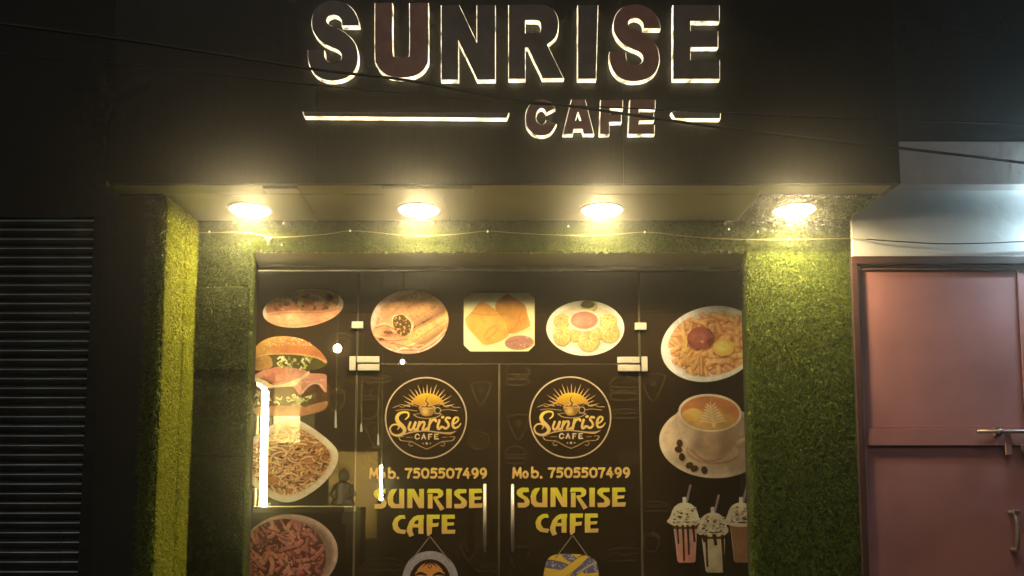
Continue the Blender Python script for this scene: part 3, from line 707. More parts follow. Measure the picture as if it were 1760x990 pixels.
def p_bread():
    c = Canvas(794, 500, 922, 607, 1.6)
    q = [(797, 517, 1), (810, 503), (908, 503), (919, 516, 1), (919, 592, 1), (906, 604), (810, 604), (797, 592, 1)]
    m = c.poly([(797, 514), (808, 503), (909, 503), (919, 513), (919, 593), (908, 604), (808, 604), (797, 593)], None, mask=True)
    c.put((slice(None),) * 2, m, (247, 224, 160))
    O = lambda pts: [(630 + p[0] / 5.867, 490 + p[1] / 5.867) for p in pts]
    c.poly(O([(1000, 430), (1140, 560), (1190, 600), (1300, 580), (1440, 500), (1620, 440), (1650, 420), (1660, 450), (1440, 530), (1220, 612), (1150, 590)]), (206, 176, 112), clip=m, rnd=True, soft=4, op=0.7)
    c.poly(O([(1300, 190), (1400, 100), (1450, 105), (1590, 195), (1625, 300), (1650, 390), (1640, 420), (1560, 460), (1440, 485), (1340, 330)]), (206, 140, 66), clip=m, rnd=True)
    c.poly(O([(1000, 330), (1060, 270), (1140, 175), (1200, 180), (1300, 250), (1420, 350), (1440, 490), (1340, 570), (1200, 602), (1140, 560), (1020, 430), (998, 370)]), (222, 156, 72), clip=m, rnd=True)
    for pts in ([(1300, 240), (1400, 350), (1440, 480)], [(1180, 530), (1240, 440), (1310, 410)], [(1190, 545), (1230, 540), (1330, 440)], [(1440, 480), (1530, 380), (1600, 340)], [(1060, 280), (1200, 300), (1400, 290)], [(1590, 200), (1540, 330), (1560, 400)]):
        c.stroke(O(pts), 1.6, (170, 100, 40), 0.55, m, soft=1.5)
    bm_ = m * c.poly(O([(1000, 330), (1140, 175), (1300, 190), (1400, 100), (1590, 195), (1650, 400), (1440, 490), (1200, 602), (1000, 400)]), None, mask=True)
    c.tint(0.86 + 0.28 * vnoise(c.X, c.Y, 14, 6, 4), bm_)
    c.ell(*O([(1540, 580)])[0], 25, 12.5, (176, 122, 96), -3, clip=m)
    sm = c.ell(*O([(1540, 580)])[0], 24, 12, None, -3, mask=True) * m
    for k in range(22):
        x, y = O([(rnd(1420, 1660), rnd(520, 640))])[0]; c.ell(x, y, rnd(1, 4), rnd(0.6, 1.5), random.choice([(226, 180, 150), (150, 94, 70), (196, 140, 112)]), rnd(-30, 30), 0.8, sm)
    c.stroke(O([(1110, 612), (1250, 625), (1400, 638)]), 1.2, (216, 190, 130), 0.8, m)
    return c
def p_momo():
    c = Canvas(936, 512, 1077, 616, 1.6); O = lambda pts: [(600 + p[0] / 3.385, 480 + p[1] / 3.385) for p in pts]
    c.ell(1006, 564, 67, 47.5, (240, 224, 188)); c.ell(1006, 561, 55, 36, (214, 192, 146), soft=4); c.ell(1006, 560, 52, 33, (228, 208, 164), soft=5)
    m = c.ell(1006, 564, 67, 47.5, None, mask=True)
    for (x, y, rx, ry) in ((1235, 240, 44, 38), (1505, 240, 50, 38), (1395, 150, 42, 34), (1310, 325, 34, 34), (1460, 310, 36, 34), (1238, 325, 50, 58), (1515, 308, 54, 58), (1392, 360, 60, 56)):
        px, py = O([(x, y)])[0]; rx, ry = rx / 3.385, ry / 3.385
        c.ell(px + 1, py + 2, rx + 1, ry + 1, (110, 92, 44), op=0.6, clip=m, soft=2)
        c.ell(px, py, rx, ry, (206, 182, 100), clip=m); c.ell(px - rx * 0.2, py - ry * 0.25, rx * 0.66, ry * 0.6, (230, 208, 136), clip=m, soft=4)
        for k in range(9):
            a = 2 * math.pi * k / 9 + rnd(-.2, .2)
            c.stroke([(px, py - ry * 0.3), (px + rx * 0.5 * math.cos(a + 0.3), py - ry * 0.2 + ry * 0.5 * math.sin(a + 0.3)), (px + rx * 0.85 * math.cos(a), py + ry * 0.85 * math.sin(a))], [0.8, 1.4, 0.8], (156, 130, 58), 0.7, m)
    x, y = O([(1368, 240)])[0]
    c.ell(x, y + 1, 28, 19.5, (150, 126, 70), op=0.6, soft=3); c.ell(x, y, 27.5, 19, (240, 218, 166)); c.ell(x, y - 0.5, 23.5, 15, (190, 122, 92)); c.ell(x - 2, y + 1, 17, 9, (206, 142, 110), soft=5)
    c.ell(1010, 524, 12, 6, (96, 84, 40), soft=2); grain(c, 8, 0.08); return c
def p_fries():
    c = Canvas(1134, 520, 1300, 662, 1.6); O = lambda pts: [(1120 + p[0] / 6.19, 510 + p[1] / 6.19) for p in pts]
    c.ell(1221, 591, 86, 64, (245, 232, 208), -14); c.ell(1222, 591, 76, 55, (224, 204, 176), -14, soft=5); c.ell(1223, 590, 73, 52, (238, 214, 176), -14, soft=6)
    m = c.ell(1223, 590, 76, 56, None, -14, mask=True)
    c.ell(1226, 590, 66, 48, (196, 124, 66), -14, soft=8, clip=m)
    for k in range(95):
        a, r = rnd(0, 6.28), 0.35 + 0.62 * math.sqrt(rnd(0, 1)); x, y = 1224 + 68 * r * math.cos(a), 590 + 50 * r * math.sin(a)
        t = rnd(0, 3.14); l = rnd(10, 19); P = [(x - l * math.cos(t), y - l * math.sin(t)), (x + l * math.cos(t), y + l * math.sin(t))]
        w_ = rnd(6, 9)
        c.stroke([(u + 1, v + 1.6) for u, v in P], w_ + 1, (140, 78, 36), 0.5, m, True)
        c.stroke(P, w_, random.choice([(232, 164, 92), (222, 150, 84), (240, 180, 108), (206, 132, 76), (226, 152, 104)]), 1, m, True)
        c.stroke([(u - 0.6, v - 1.2) for u, v in P], w_ * 0.4, (252, 206, 140), 0.6, m, True)
    c.poly(O([(330, 420), (372, 418), (380, 585), (322, 588)]), (244, 188, 104), clip=m); c.poly(O([(700, 375), (950, 405), (945, 438), (695, 402)]), (220, 148, 100), clip=m)
    c.poly(O([(580, 668), (800, 658), (790, 705), (600, 700)]), (238, 182, 122), clip=m); c.poly(O([(305, 610), (345, 590), (460, 740), (430, 760)]), (240, 178, 98), clip=m)
    x, y = O([(520, 440)])[0]; c.ell(x + 2, y + 3, 23, 19, (120, 64, 40), -10, op=0.6, soft=4); c.ell(x, y, 23, 19.5, (150, 80, 62), -10); c.ell(x - 3, y - 2, 15, 11, (172, 98, 78), -10, soft=8)
    c.ell(x + 3, y + 6, 3, 2, (226, 170, 150), soft=2)
    x, y = O([(765, 540)])[0]; c.ell(x + 1, y + 2, 19, 15.5, (130, 72, 40), op=0.6, soft=3); c.ell(x, y, 18.5, 15, (224, 178, 84)); c.ell(x - 2, y - 2, 12, 9, (240, 200, 110), soft=5)
    grain(c, 9, 0.10); return c
def p_cup():
    c = Canvas(1130, 672, 1300, 826, 1.6); O = lambda pts: [(1120 + p[0] / 6.19, 670 + p[1] / 6.19) for p in pts]
    def body(col, x0, x1, l, r):
        return lambda X, Y: np.array(col) * (l + (r - l) * np.clip((X - x0) / (x1 - x0), 0, 1))[..., None]
    c.ell(1226, 759, 93, 63, body((232, 200, 160), 1134, 1300, 1.05, 0.80), 3)
    c.ell(1227, 757, 87, 58, body((218, 184, 142), 1134, 1300, 1.05, 0.78), 3, soft=5)
    c.ell(1226, 776, 46, 22, (170, 126, 88), 2, soft=3); c.ell(1226, 774, 44, 20, (214, 172, 128), 2, soft=3)
    c.stroke(O([(925, 330), (1010, 280), (1080, 330), (1060, 470), (900, 560)]), [5, 8, 9, 9, 7], (214, 178, 134)); c.stroke(O([(930, 345), (1005, 300), (1060, 340), (1040, 450), (910, 530)]), 3, (150, 104, 70), 0.7, soft=2)
    c.poly(O([(285, 230), (300, 430), (345, 540), (420, 640), (500, 720), (620, 755), (740, 735), (840, 650), (905, 540), (940, 420), (955, 240), (620, 440)]), body((226, 192, 150), 1160, 1275, 1.06, 0.72), rnd=True)
    c.poly(O([(430, 560), (560, 470), (900, 440), (905, 540), (800, 680), (640, 740), (500, 690)]), (172, 122, 84), op=0.45, rnd=True, soft=14)
    c.stroke(O([(420, 640), (520, 728), (620, 756), (740, 735)]), 2.5, (150, 102, 68), 0.8, soft=2)
    x, y = O([(620, 245)])[0]
    c.ell(x, y, 54.5, 32.5, (240, 212, 172), 3); c.ell(x, y + 0.5, 50.5, 29, (200, 126, 76), 3)
    m = c.ell(x, y + 0.5, 50.5, 29, None, 3, mask=True)
    c.ell(x, y + 14, 46, 18, (222, 170, 96), clip=m, soft=14); c.ell(*O([(430, 265)])[0], 18, 11, (240, 186, 96), -8, clip=m, soft=3)
    lf = (244, 206, 150)
    c.stroke(O([(625, 130), (640, 240), (660, 380)]), [2, 3, 6], lf, 0.9, m)
    for k in range(7):
        t = k / 6; yy = 160 + 170 * t; L_ = 45 + 95 * t; xx = 628 + 25 * t
        c.stroke(O([(xx, yy + 28), (xx - L_ * 0.6, yy + 4), (xx - L_, yy - 10 + 14 * t)]), [2.5, 3.6, 1.5], lf, 0.92, m); c.stroke(O([(xx + 8, yy + 28), (xx + L_ * 0.65, yy + 2), (xx + L_, yy - 14 + 14 * t)]), [2.5, 3.6, 1.5], lf, 0.92, m)
    for (bx, by, r_) in ((298, 568, 80), (285, 635, 20), (322, 715, 80), (402, 803, -30), (455, 838, -25), (560, 855, 80)):
        X, Y = O([(bx, by)])[0]; c.ell(X + 1.5, Y + 1.8, 7, 5.2, (150, 110, 76), r_, 0.6, soft=2); c.ell(X, Y, 6.6, 5.2, (62, 40, 22), r_); c.ell(X - 1, Y - 1, 4, 2.6, (112, 78, 46), r_, soft=2)
        d = R(r_); c.stroke([(X - 5.5 * math.cos(d), Y - 5.5 * math.sin(d)), (X + .8, Y + .6), (X + 5.5 * math.cos(d), Y + 5.5 * math.sin(d))], 0.9, (34, 20, 10))
    grain(c, 10, 0.05); return c
def p_shakes():
    c = Canvas(1142, 828, 1304, 992, 1.7); O = lambda pts: [(1120 + p[0] / 5.82, 820 + p[1] / 5.82) for p in pts]
    def shake(dx, dy, cupc, low, sauce, seed, full=True):
        D = lambda pts: O([(x + dx, y + dy) for x, y in pts]); rs = random.Random(seed)
        c.stroke(D([(345, 270), (370, 160), (388, 85)]), 4.4, (156, 130, 120), raw=True); c.poly(D([(308, 200), (345, 198), (345, 290), (312, 290)]), (226, 206, 176))
        def g_(X, Y):
            t = np.clip((Y - D([(0, 480)])[0][1]) / 60, 0, 1)[..., None]; return np.array(cupc) * (1 - t) + np.array(low) * t
        c.poly(D([(215, 480), (455, 480), (440, 845), (420, 856), (275, 856), (258, 840)]), g_)
        c.poly(D([(212, 475), (458, 475), (455, 520), (215, 520)]), (110, 72, 44) if full else (150, 108, 66), op=0.85)
        c.poly(D([(195, 440), (195, 370), (225, 300), (280, 262), (335, 255), (395, 270), (445, 320), (468, 390), (468, 440)]), (232, 210, 164), rnd=True)
        c.stroke(D([(172, 440), (230, 468), (330, 478), (430, 468), (468, 440)]), 6.5, (226, 200, 150)); 
        for k in range(60):
            x, y = rs.uniform(210, 455), rs.uniform(300, 465); P = D([(x, y), (x + rs.uniform(-22, 22), y + rs.uniform(-10, 10))])
            c.stroke(P, rs.uniform(1.4, 3.4), rs.choice([(250, 232, 196), (206, 176, 126), (150, 116, 70), (96, 66, 38), (240, 218, 176)]), 0.85)
        if sauce:
            for (x, y1, w_) in sauce: c.stroke(D([(x, 490), (x + 8, (490 + y1) / 2), (x + 14, y1)]), [w_ * 1.5, w_, w_ * 1.1], (78, 46, 26))
        c.stroke(D([(228, 520), (262, 835)]), 1.2, (250, 226, 196), 0.5, raw=True)
    shake(565, 0, (150, 104, 66), (166, 118, 78), None, 5, False)
    shake(0, 0, (214, 170, 140), (226, 146, 112), [(255, 660, 2.6), (312, 830, 3), (360, 770, 3), (415, 640, 3.4)], 3)
    shake(282, 100, (214, 190, 142), (206, 180, 130), [(262, 790, 3), (345, 570, 5), (425, 830, 3.4), (230, 540, 4)], 4)
    grain(c, 12, 0.06); return c
p_roll().build('food_print', left_pane, YINK, 'printed picture of a filled bread roll, mostly in shadow')
p_burger().build('food_print', left_pane, YINK, 'printed picture of a layered burger with a sesame bun')
p_noodles().build('food_print', left_pane, YINK, 'printed picture of noodles in a white pointed bowl')
p_meat().build('food_print', left_pane, YINK, 'printed picture of reddish meat pieces on a plate')
p_wraps().build('food_print', transom, YINK, 'printed round picture of filled wraps')
p_bread().build('food_print', transom, YINK, 'printed square picture of fried bread triangles with sauce')
p_momo().build('food_print', transom, YINK, 'printed picture of dumplings round a bowl of sauce')
p_fries().build('food_print', right_pane, YINK, 'printed picture of fries with two dips on a white plate')
p_cup().build('food_print', right_pane, YINK, 'printed picture of a coffee cup with leaf foam on a saucer')
p_shakes().build('food_print', right_pane, YINK, 'printed picture of three milkshakes with domed lids and straws')

# --- logo and lettering on the doors
GOLD = lambda y0, y1, top=(250, 208, 66), bot=(222, 174, 100): (lambda X, Y: np.array(top) + (np.array(bot) - np.array(top)) * np.clip((Y - y0) / (y1 - y0), 0, 1)[..., None])
def p_logo():
    c = Canvas(661, 643, 806, 792, 2.2); s = 990 / 170; O = lambda pts: [(650 + p[0] / s, 630 + p[1] / s) for p in pts]
    cream = (206, 178, 136); tan = (196, 158, 104)
    cx, cy = O([(478, 515)])[0]
    c.ell(cx, cy, 69, 69, (60, 44, 26), op=0.5)
    c.ring(cx, cy, 69.5, 69.5, 2.6, cream)
    for k in range(17):
        a = math.radians(12 + k * 156 / 16); r0, r1 = 178, (285 if k % 2 == 0 else 248)
        if abs(k - 8) < 1: r1 = 270
        c.stroke(O([(490 - r0 * math.cos(a), 432 - r0 * math.sin(a) * 0.92), (490 - r1 * math.cos(a), 432 - r1 * math.sin(a) * 0.94)]), [2.6, 0.5], (214, 172, 104), raw=True)
    c.poly(O([(325, 385), (345, 335), (395, 290), (455, 270), (525, 270), (590, 292), (640, 335), (662, 385), (600, 372), (560, 385), (520, 400), (440, 400), (390, 385), (350, 372)]), GOLD(676, 700, (244, 200, 50), (196, 130, 50)), rnd=True)
    for pts in ([(150, 412), (205, 392), (240, 408), (290, 385), (325, 368), (360, 385), (390, 400)], [(570, 385), (620, 368), (655, 385), (690, 405), (725, 390), (760, 408), (820, 408)], [(180, 440), (260, 430), (340, 438), (390, 444)], [(620, 440), (700, 430), (790, 442)], [(300, 395), (330, 376), (350, 395)], [(600, 392), (630, 378), (660, 394)]):
        c.stroke(O(pts), 1.3, tan)
    c.ell(*O([(490, 408)])[0], 14, 3, (90, 62, 30)); c.poly(O([(412, 405), (568, 405), (560, 455), (535, 490), (490, 500), (445, 490), (420, 455)]), (150, 108, 56), rnd=True)
    c.ell(*O([(470, 450)])[0], 6, 6, (226, 180, 90), soft=6); c.ring(*O([(490, 405)])[0], 13.5, 2.6, 1.1, (226, 190, 120))
    c.ring(*O([(595, 440)])[0], 5, 5.2, 1.6, tan); c.stroke(O([(355, 480), (400, 508), (490, 520), (580, 508), (635, 478)]), 1.6, tan); c.stroke(O([(355, 480), (420, 470)]), 1.2, tan); c.stroke(O([(560, 470), (630, 474)]), 1.2, tan)
    for dx in (-22, 0, 24): c.stroke(O([(485 + dx, 395), (500 + dx, 370), (478 + dx, 345), (495 + dx, 300 + abs(dx))]), [1.8, 1.8, 1.5, .6], (110, 74, 30) if dx == 0 else (216, 176, 96))
    gd = GOLD(708, 746, (252, 210, 90), (222, 180, 116))
    S = [(272, 528), (302, 500), (300, 465), (265, 455), (215, 470), (188, 510), (200, 555), (245, 600), (265, 640), (240, 675), (185, 690), (135, 668), (118, 622), (145, 585), (190, 582), (210, 606), (196, 628)]
    c.stroke(O(S), [2, 3, 3.4, 3.6, 5, 6.4, 7, 7, 6.4, 5, 4, 3.4, 3, 3, 2.6, 2.4, 2], gd)
    for pts, w_ in (([(322, 560), (305, 610), (318, 636), (345, 620), (372, 560)], 4.2), ([(374, 562), (358, 612), (368, 636), (392, 622)], 4.2), ([(412, 556), (392, 636)], 4.4), ([(400, 606), (430, 562), (458, 556), (462, 580), (446, 622), (458, 638), (486, 620)], 4.2),
                    ([(522, 536), (500, 636)], 4.4), ([(510, 584), (540, 540), (572, 532), (578, 548)], 4.2), ([(612, 540), (596, 600), (606, 624), (632, 604)], 4.4), ([(716, 516), (690, 512), (676, 534), (700, 566), (704, 596), (676, 620), (646, 604)], 4),
                    ([(742, 580), (786, 556), (804, 524), (782, 508), (754, 534), (746, 584), (764, 614), (800, 604), (828, 570)], [3.4, 3, 3, 3.4, 4.6, 4.6, 4, 3, 1.6])): c.stroke(O(pts), w_, gd)
    c.ell(*O([(646, 506)])[0], 3, 2.4, (240, 206, 110), -20)
    c.stroke(O([(212, 700), (330, 658), (480, 645), (620, 662), (720, 668), (785, 642)]), [1, 3, 2.2, 3, 4.4, 0.6], tan)
    bl = (226, 200, 156)
    c.stroke(O([(412, 688), (392, 676), (374, 690), (372, 714), (392, 726), (412, 714)]), 2.2, bl)
    c.stroke(O([(436, 725), (456, 678), (474, 725)]), 2.2, bl, raw=True); c.stroke(O([(444, 710), (466, 710)]), 1.4, bl, raw=True)
    c.stroke(O([(506, 726), (506, 678), (536, 678)]), 2.4, bl, raw=True); c.stroke(O([(506, 702), (530, 702)]), 1.6, bl, raw=True)
    c.stroke(O([(600, 678), (566, 678), (566, 724), (602, 724)]), 2.2, bl, raw=True); c.stroke(O([(566, 701), (594, 701)]), 1.6, bl, raw=True)
    c.stroke(O([(280, 708), (345, 708)]), 1, tan); c.stroke(O([(640, 708), (690, 706)]), 1, tan)
    for sg in (-1, 1):
        f = lambda x: 486 + sg * x
        c.stroke(O([(f(278), 708), (f(262), 738), (f(190), 748), (f(150), 752), (f(60), 800), (f(0), 826)]), 1.3, tan)
        c.stroke(O([(f(150), 752), (f(180), 770), (f(165), 796), (f(140), 788)]), 1.2, tan); c.stroke(O([(f(230), 700), (f(282), 704), (f(260), 735)]), 1.1, tan); c.ell(*O([(f(36), 770)])[0], 1.4, 1.4, tan)
    st = []
    for k in range(10):
        a = math.pi * k / 5 - math.pi / 2; r_ = 18 if k % 2 == 0 else 8; st.append((486 + r_ * math.cos(a), 770 + r_ * math.sin(a)))
    c.poly(O(st), bl); return c
DG = {'7': [[(0, .06), (1, .06), (.62, .45), (.40, 1)]], '5': [[(.95, .06), (.22, .06), (.15, .45)], [(.15, .45), (.6, .38), (.95, .62), (.7, .95), (.05, .95)]],
      '0': [[(.5, .03), (.12, .2), (.05, .55), (.22, .9), (.5, .98), (.8, .9), (.96, .55), (.88, .2), (.5, .03)]], '4': [[(.62, .02), (.05, .68), (1, .68)], [(.72, .40), (.72, 1)]],
      '9': [[(.92, .34), (.72, .06), (.3, .06), (.08, .32), (.28, .6), (.66, .58), (.92, .34)], [(.93, .3), (.88, .7), (.45, 1)]]}
def p_phone():
    c = Canvas(630, 798, 840, 828, 2.2); g2 = GOLD(803, 823, (250, 204, 96), (224, 176, 108)); k = 6.77
    O = lambda pts: [(610 + p[0] / k, 790 + p[1] / k) for p in pts]
    def both(pts, w_, raw=True):
        c.stroke(O([(x + 4, y + 5) for x, y in pts]), w_ + 1.2, (30, 18, 8), 0.6, raw=raw); c.stroke(O(pts), w_, g2, raw=raw)
    both([(178, 215), (186, 106), (222, 190), (258, 106), (264, 215)], 4.2)
    both([(320, 146), (298, 162), (296, 196), (320, 214), (342, 196), (340, 162), (320, 146)], 4, False)
    both([(398, 102), (398, 212)], 4.4); both([(400, 160), (430, 142), (460, 160), (460, 196), (430, 214), (400, 204)], 4, False); both([(500, 212), (502, 214)], 4.8)
    x = 585
    for ch, w_ in zip('7505507499', (78, 78, 92, 78, 78, 92, 74, 84, 82, 82)):
        for st in DG[ch]: both([(x + 8 + p[0] * (w_ - 12), 104 + p[1] * 106) for p in st], 4.2, ch in '74')
        x += w_ + 14.4
    return c
LET = [[[(355, 340), (270, 338), (225, 365), (215, 405), (235, 440), (300, 480), (310, 500), (300, 515), (225, 515), (230, 572), (320, 572), (360, 545), (370, 495), (345, 455), (290, 420), (290, 395), (360, 392)]],
       [[(495, 340), (430, 345), (395, 380), (378, 440), (385, 520), (425, 565), (575, 568), (575, 340), (515, 340), (515, 515), (470, 515), (445, 490), (445, 430), (465, 390)]],
       [[(610, 340), (610, 565), (670, 565), (670, 430), (745, 565), (805, 565), (805, 340), (748, 340), (748, 450), (690, 340)]],
       [[(835, 390), (850, 340), (985, 338), (1025, 365), (1030, 410), (1005, 440), (960, 455), (1045, 570), (995, 597), (910, 450), (910, 430), (965, 425), (970, 400), (955, 388)]], [[(848, 396), (905, 396), (905, 568), (848, 568)]],
       [[(1062, 340), (1128, 340), (1128, 565), (1062, 565)]],
       [[(1298, 390), (1298, 342), (1200, 340), (1160, 365), (1152, 405), (1180, 435), (1230, 475), (1240, 495), (1230, 515), (1155, 515), (1160, 568), (1255, 568), (1300, 540), (1305, 490), (1280, 455), (1225, 420), (1220, 395)]],
       [[(1328, 340), (1328, 565), (1480, 560), (1490, 508), (1390, 510), (1390, 470), (1465, 465), (1475, 430), (1390, 430), (1390, 392), (1485, 388), (1475, 338)]],
       [[(580, 645), (520, 645), (465, 680), (435, 740), (445, 810), (490, 855), (580, 868), (600, 820), (530, 810), (500, 770), (505, 720), (540, 690), (590, 690)]],
       [[(805, 690), (805, 645), (730, 645), (680, 668), (635, 720), (605, 800), (605, 840), (635, 902), (690, 880), (668, 835), (672, 790), (738, 790), (738, 865), (798, 865), (798, 690)], [(738, 748), (688, 748), (704, 712), (738, 702)]],
       [[(835, 640), (990, 640), (985, 690), (905, 690), (905, 740), (978, 735), (968, 780), (900, 785), (895, 860), (845, 895), (835, 850)]],
       [[(1010, 640), (1010, 865), (1165, 862), (1170, 815), (1075, 815), (1075, 770), (1150, 765), (1158, 730), (1075, 730), (1075, 690), (1165, 688), (1160, 640)]]]
def p_name():
    c = Canvas(636, 834, 836, 928, 2.0); k = 6.77; O = lambda pts, d=0: [(610 + (p[0] + d) / k, 790 + (p[1] + d * 1.2) / k) for p in pts]
    for L in LET:
        top = 840 if L[0][0][1] < 600 else 885
        c.poly(O(L[0], 8), (28, 16, 6), 0.7, holes=[O(h, 8) for h in L[1:]], soft=1.0)
    for L in LET:
        top = 840 if min(p[1] for p in L[0]) < 600 else 885
        c.poly(O(L[0]), GOLD(top + 2, top + 32, (255, 224, 60), (232, 184, 104)), holes=[O(h) for h in L[1:]])
    return c
def p_veil():
    c = Canvas(690, 914, 792, 1052, 1.8); k = 4.63; O = lambda pts: [(680 + p[0] / k, 900 + p[1] / k) for p in pts]
    c.poly(O([(275, 218), (180, 238), (110, 290), (70, 360), (50, 460), (60, 640), (150, 690), (400, 690), (480, 640), (500, 460), (480, 360), (430, 285), (360, 235)]), (170, 156, 150), rnd=True)
    m = c.poly(O([(275, 218), (180, 238), (110, 290), (70, 360), (50, 460), (60, 640), (150, 690), (400, 690), (480, 640), (500, 460), (480, 360), (430, 285), (360, 235)]), None, rnd=True, mask=True)
    for q in range(170): c.ell(rnd(692, 790), rnd(945, 1050), rnd(.5, 1), rnd(.5, 1), (236, 226, 210), clip=m, op=0.8)
    c.ell(*O([(272, 450)])[0], 35, 36, (60, 38, 22)); c.ell(*O([(272, 475)])[0], 28, 36, (226, 150, 72)); c.stroke(O([(150, 395), (200, 375), (272, 312), (345, 375), (395, 395)]), 5, (60, 38, 22))
    c.poly(O([(272, 318), (210, 350), (150, 400), (200, 390), (260, 400), (272, 395), (340, 390), (395, 400), (335, 350)]), (226, 150, 72), rnd=True)
    c.ring(*O([(272, 340)])[0], 3, 3, 1.4, (120, 60, 26))
    for sg in (-1, 1):
        c.stroke(O([(272 + sg * 28, 410), (272 + sg * 75, 395), (272 + sg * 125, 415)]), [2.5, 5, 2], (50, 30, 20)); c.stroke(O([(272 + sg * 35, 450), (272 + sg * 75, 465), (272 + sg * 110, 450)]), 2.4, (40, 24, 16))
    c.stroke(O([(265, 480), (258, 540), (280, 548)]), 1.4, (150, 90, 44)); c.stroke(O([(235, 590), (272, 600), (310, 590)]), 4, (170, 50, 40))
    for a, b_ in (((120, 300), (270, 104)), ((430, 300), (276, 104))): c.stroke(O([a, b_]), 2.2, (140, 122, 98), raw=True)
    return c
def p_turban():
    c = Canvas(930, 914, 1034, 1052, 1.8); k = 4.63; O = lambda pts: [(680 + p[0] / k, 900 + p[1] / k) for p in pts]
    c.ell(*O([(1395, 520)])[0], 38, 40, (214, 150, 84))
    ol = [(1240, 258), (1320, 240), (1470, 245), (1560, 268), (1595, 300), (1612, 360), (1612, 440), (1560, 500), (1240, 500), (1180, 430), (1185, 360), (1200, 300)]
    c.poly(O(ol), (234, 188, 70), rnd=True); m = c.poly(O(ol), None, rnd=True, mask=True)
    bl, ye = (112, 102, 130), (238, 194, 76)
    dk = (90, 62, 40)
    def band(pts, col):
        c.poly(O(pts), dk, clip=m, rnd=True); cx_, cy_ = np.mean(pts, 0); c.poly(O([(cx_ + (x - cx_) * 0.96, cy_ + (y - cy_) * 0.92) for x, y in pts]), col, clip=m, rnd=True)
        if col == bl:
            for q in range(26): c.ell(*O([(rnd(min(p[0] for p in pts), max(p[0] for p in pts)), rnd(min(p[1] for p in pts), max(p[1] for p in pts)))])[0], 1, 1, (240, 234, 224), clip=m * c.poly(O(pts), None, mask=True), op=0.9)
    band([(1190, 290), (1300, 300), (1400, 340), (1370, 370), (1260, 360), (1190, 345)], bl); band([(1320, 242), (1390, 240), (1440, 280), (1420, 310), (1360, 290)], bl)
    band([(1180, 420), (1330, 360), (1480, 250), (1560, 265), (1450, 350), (1330, 440), (1240, 500)], ye); band([(1540, 270), (1595, 290), (1480, 380), (1400, 440), (1380, 420), (1480, 320)], bl); band([(1590, 295), (1600, 315), (1450, 400), (1440, 390)], (196, 180, 150)); band([(1500, 370), (1605, 320), (1612, 380), (1510, 395)], bl)
    for sg in (-1, 1): c.stroke(O([(1395 + sg * 30, 560), (1395 + sg * 90, 545)]), 3.4, (50, 30, 20))
    c.stroke(O([(1320, 640), (1395, 622), (1470, 640)]), 6, (50, 30, 20))
    for a, b_ in (((1275, 270), (1405, 96)), ((1540, 275), (1412, 96))): c.stroke(O([a, b_]), 2.2, (140, 122, 98), raw=True)
    return c
def shifted(c, dx, dy):
    c.X = c.X + dx; c.Y = c.Y + dy; return c
for door, dx, dy in ((door_l, 0, 0), (door_r, 248, -1)):
    shifted(p_logo(), dx, dy).build('logo_print', door, YINK); shifted(p_phone(), dx - (2 if dx else 0), dy).build('phone_number_print', door, YINK)
    shifted(p_name(), dx - (2 if dx else 0), dy - (1 if dx else 0)).build('name_print', door, YINK)
p_veil().build('head_print', door_l, YINK, 'printed hanging picture of a head under a pale spotted scarf'); p_turban().build('head_print', door_r, YINK, 'printed hanging picture of a yellow and blue turban')

# --- faint outline drawings all over the film
def doodles(x0, y0, x1, y1, n, seed, avoid):
    c = Canvas(x0, y0, x1, y1, 1.0); rs = random.Random(seed); col = (150, 128, 96)
    def ln(pts, w_=1.3): c.stroke(pts, w_, col, 0.20)
    put = 0; tries = 0; placed = []
    while put < n and tries < 600:
        tries += 1; x, y, s = rs.uniform(x0 + 12, x1 - 12), rs.uniform(y0 + 12, y1 - 12), rs.uniform(14, 24)
        if any(ax0 - 12 < x < ax1 + 12 and ay0 - 10 < y < ay1 + 10 for ax0, ay0, ax1, ay1 in avoid) or any((x - a)**2 + (y - b_)**2 < 40**2 for a, b_ in placed): continue
        placed.append((x, y)); put += 1; kd = rs.randrange(5)
        L = lambda pts, w_=1.3: ln([(x + u * s, y + v * s) for u, v in pts], w_)
        if kd == 0:   # burger
            L([(-1, -.1), (-.9, -.6), (0, -.95), (.9, -.6), (1, -.1), (-1, -.1)]); L([(-1, .1), (-.5, .3), (0, .1), (.5, .3), (1, .1)]); L([(-1, .4), (-.9, .8), (0, .9), (.9, .8), (1, .4), (-1, .4)])
        elif kd == 1:  # cup
            L([(-.7, -.6), (-.5, .8), (.5, .8), (.7, -.6), (-.7, -.6)]); L([(-.8, -.6), (-.6, -.9), (.6, -.9), (.8, -.6)]); L([(.1, -.9), (.35, -1.6)])
        elif kd == 2:  # roll
            L([(-1.6, .2), (-1.2, -.3), (0, -.5), (1.2, -.3), (1.6, .2), (1.0, .5), (0, .45), (-1.1, .5), (-1.6, .2)]); L([(-1.2, .05), (-.6, -.1), (0, .1), (.6, -.1), (1.2, .05)])
        elif kd == 3:  # round dish
            L([(math.cos(a) * 1.1, math.sin(a) * 0.9) for a in np.linspace(0, 6.3, 16)]); L([(math.cos(a) * .7, math.sin(a) * .55) for a in np.linspace(0, 6.3, 14)]); L([(-.3, -.1), (.1, .2), (.35, -.15)])
        else:          # pizza slice
            L([(-.9, -.6), (0, 1.1), (.9, -.6), (.4, -.85), (-.4, -.85), (-.9, -.6)]); L([(-.2, -.2), (0, 0), (.2, -.2), (0, -.4), (-.2, -.2)])
    return c
keep_l = [(664, 645, 806, 792), (632, 798, 838, 922), (690, 922, 792, 992)]
keep_r = [(a + 247, b_, c2 + 247, d_) for a, b_, c2, d_ in keep_l]
doodles(618, 632, 854, 1040, 12, 1, keep_l).build('doodle_print', door_l, YINK + 0.001, material='doodle', cut=0.01)
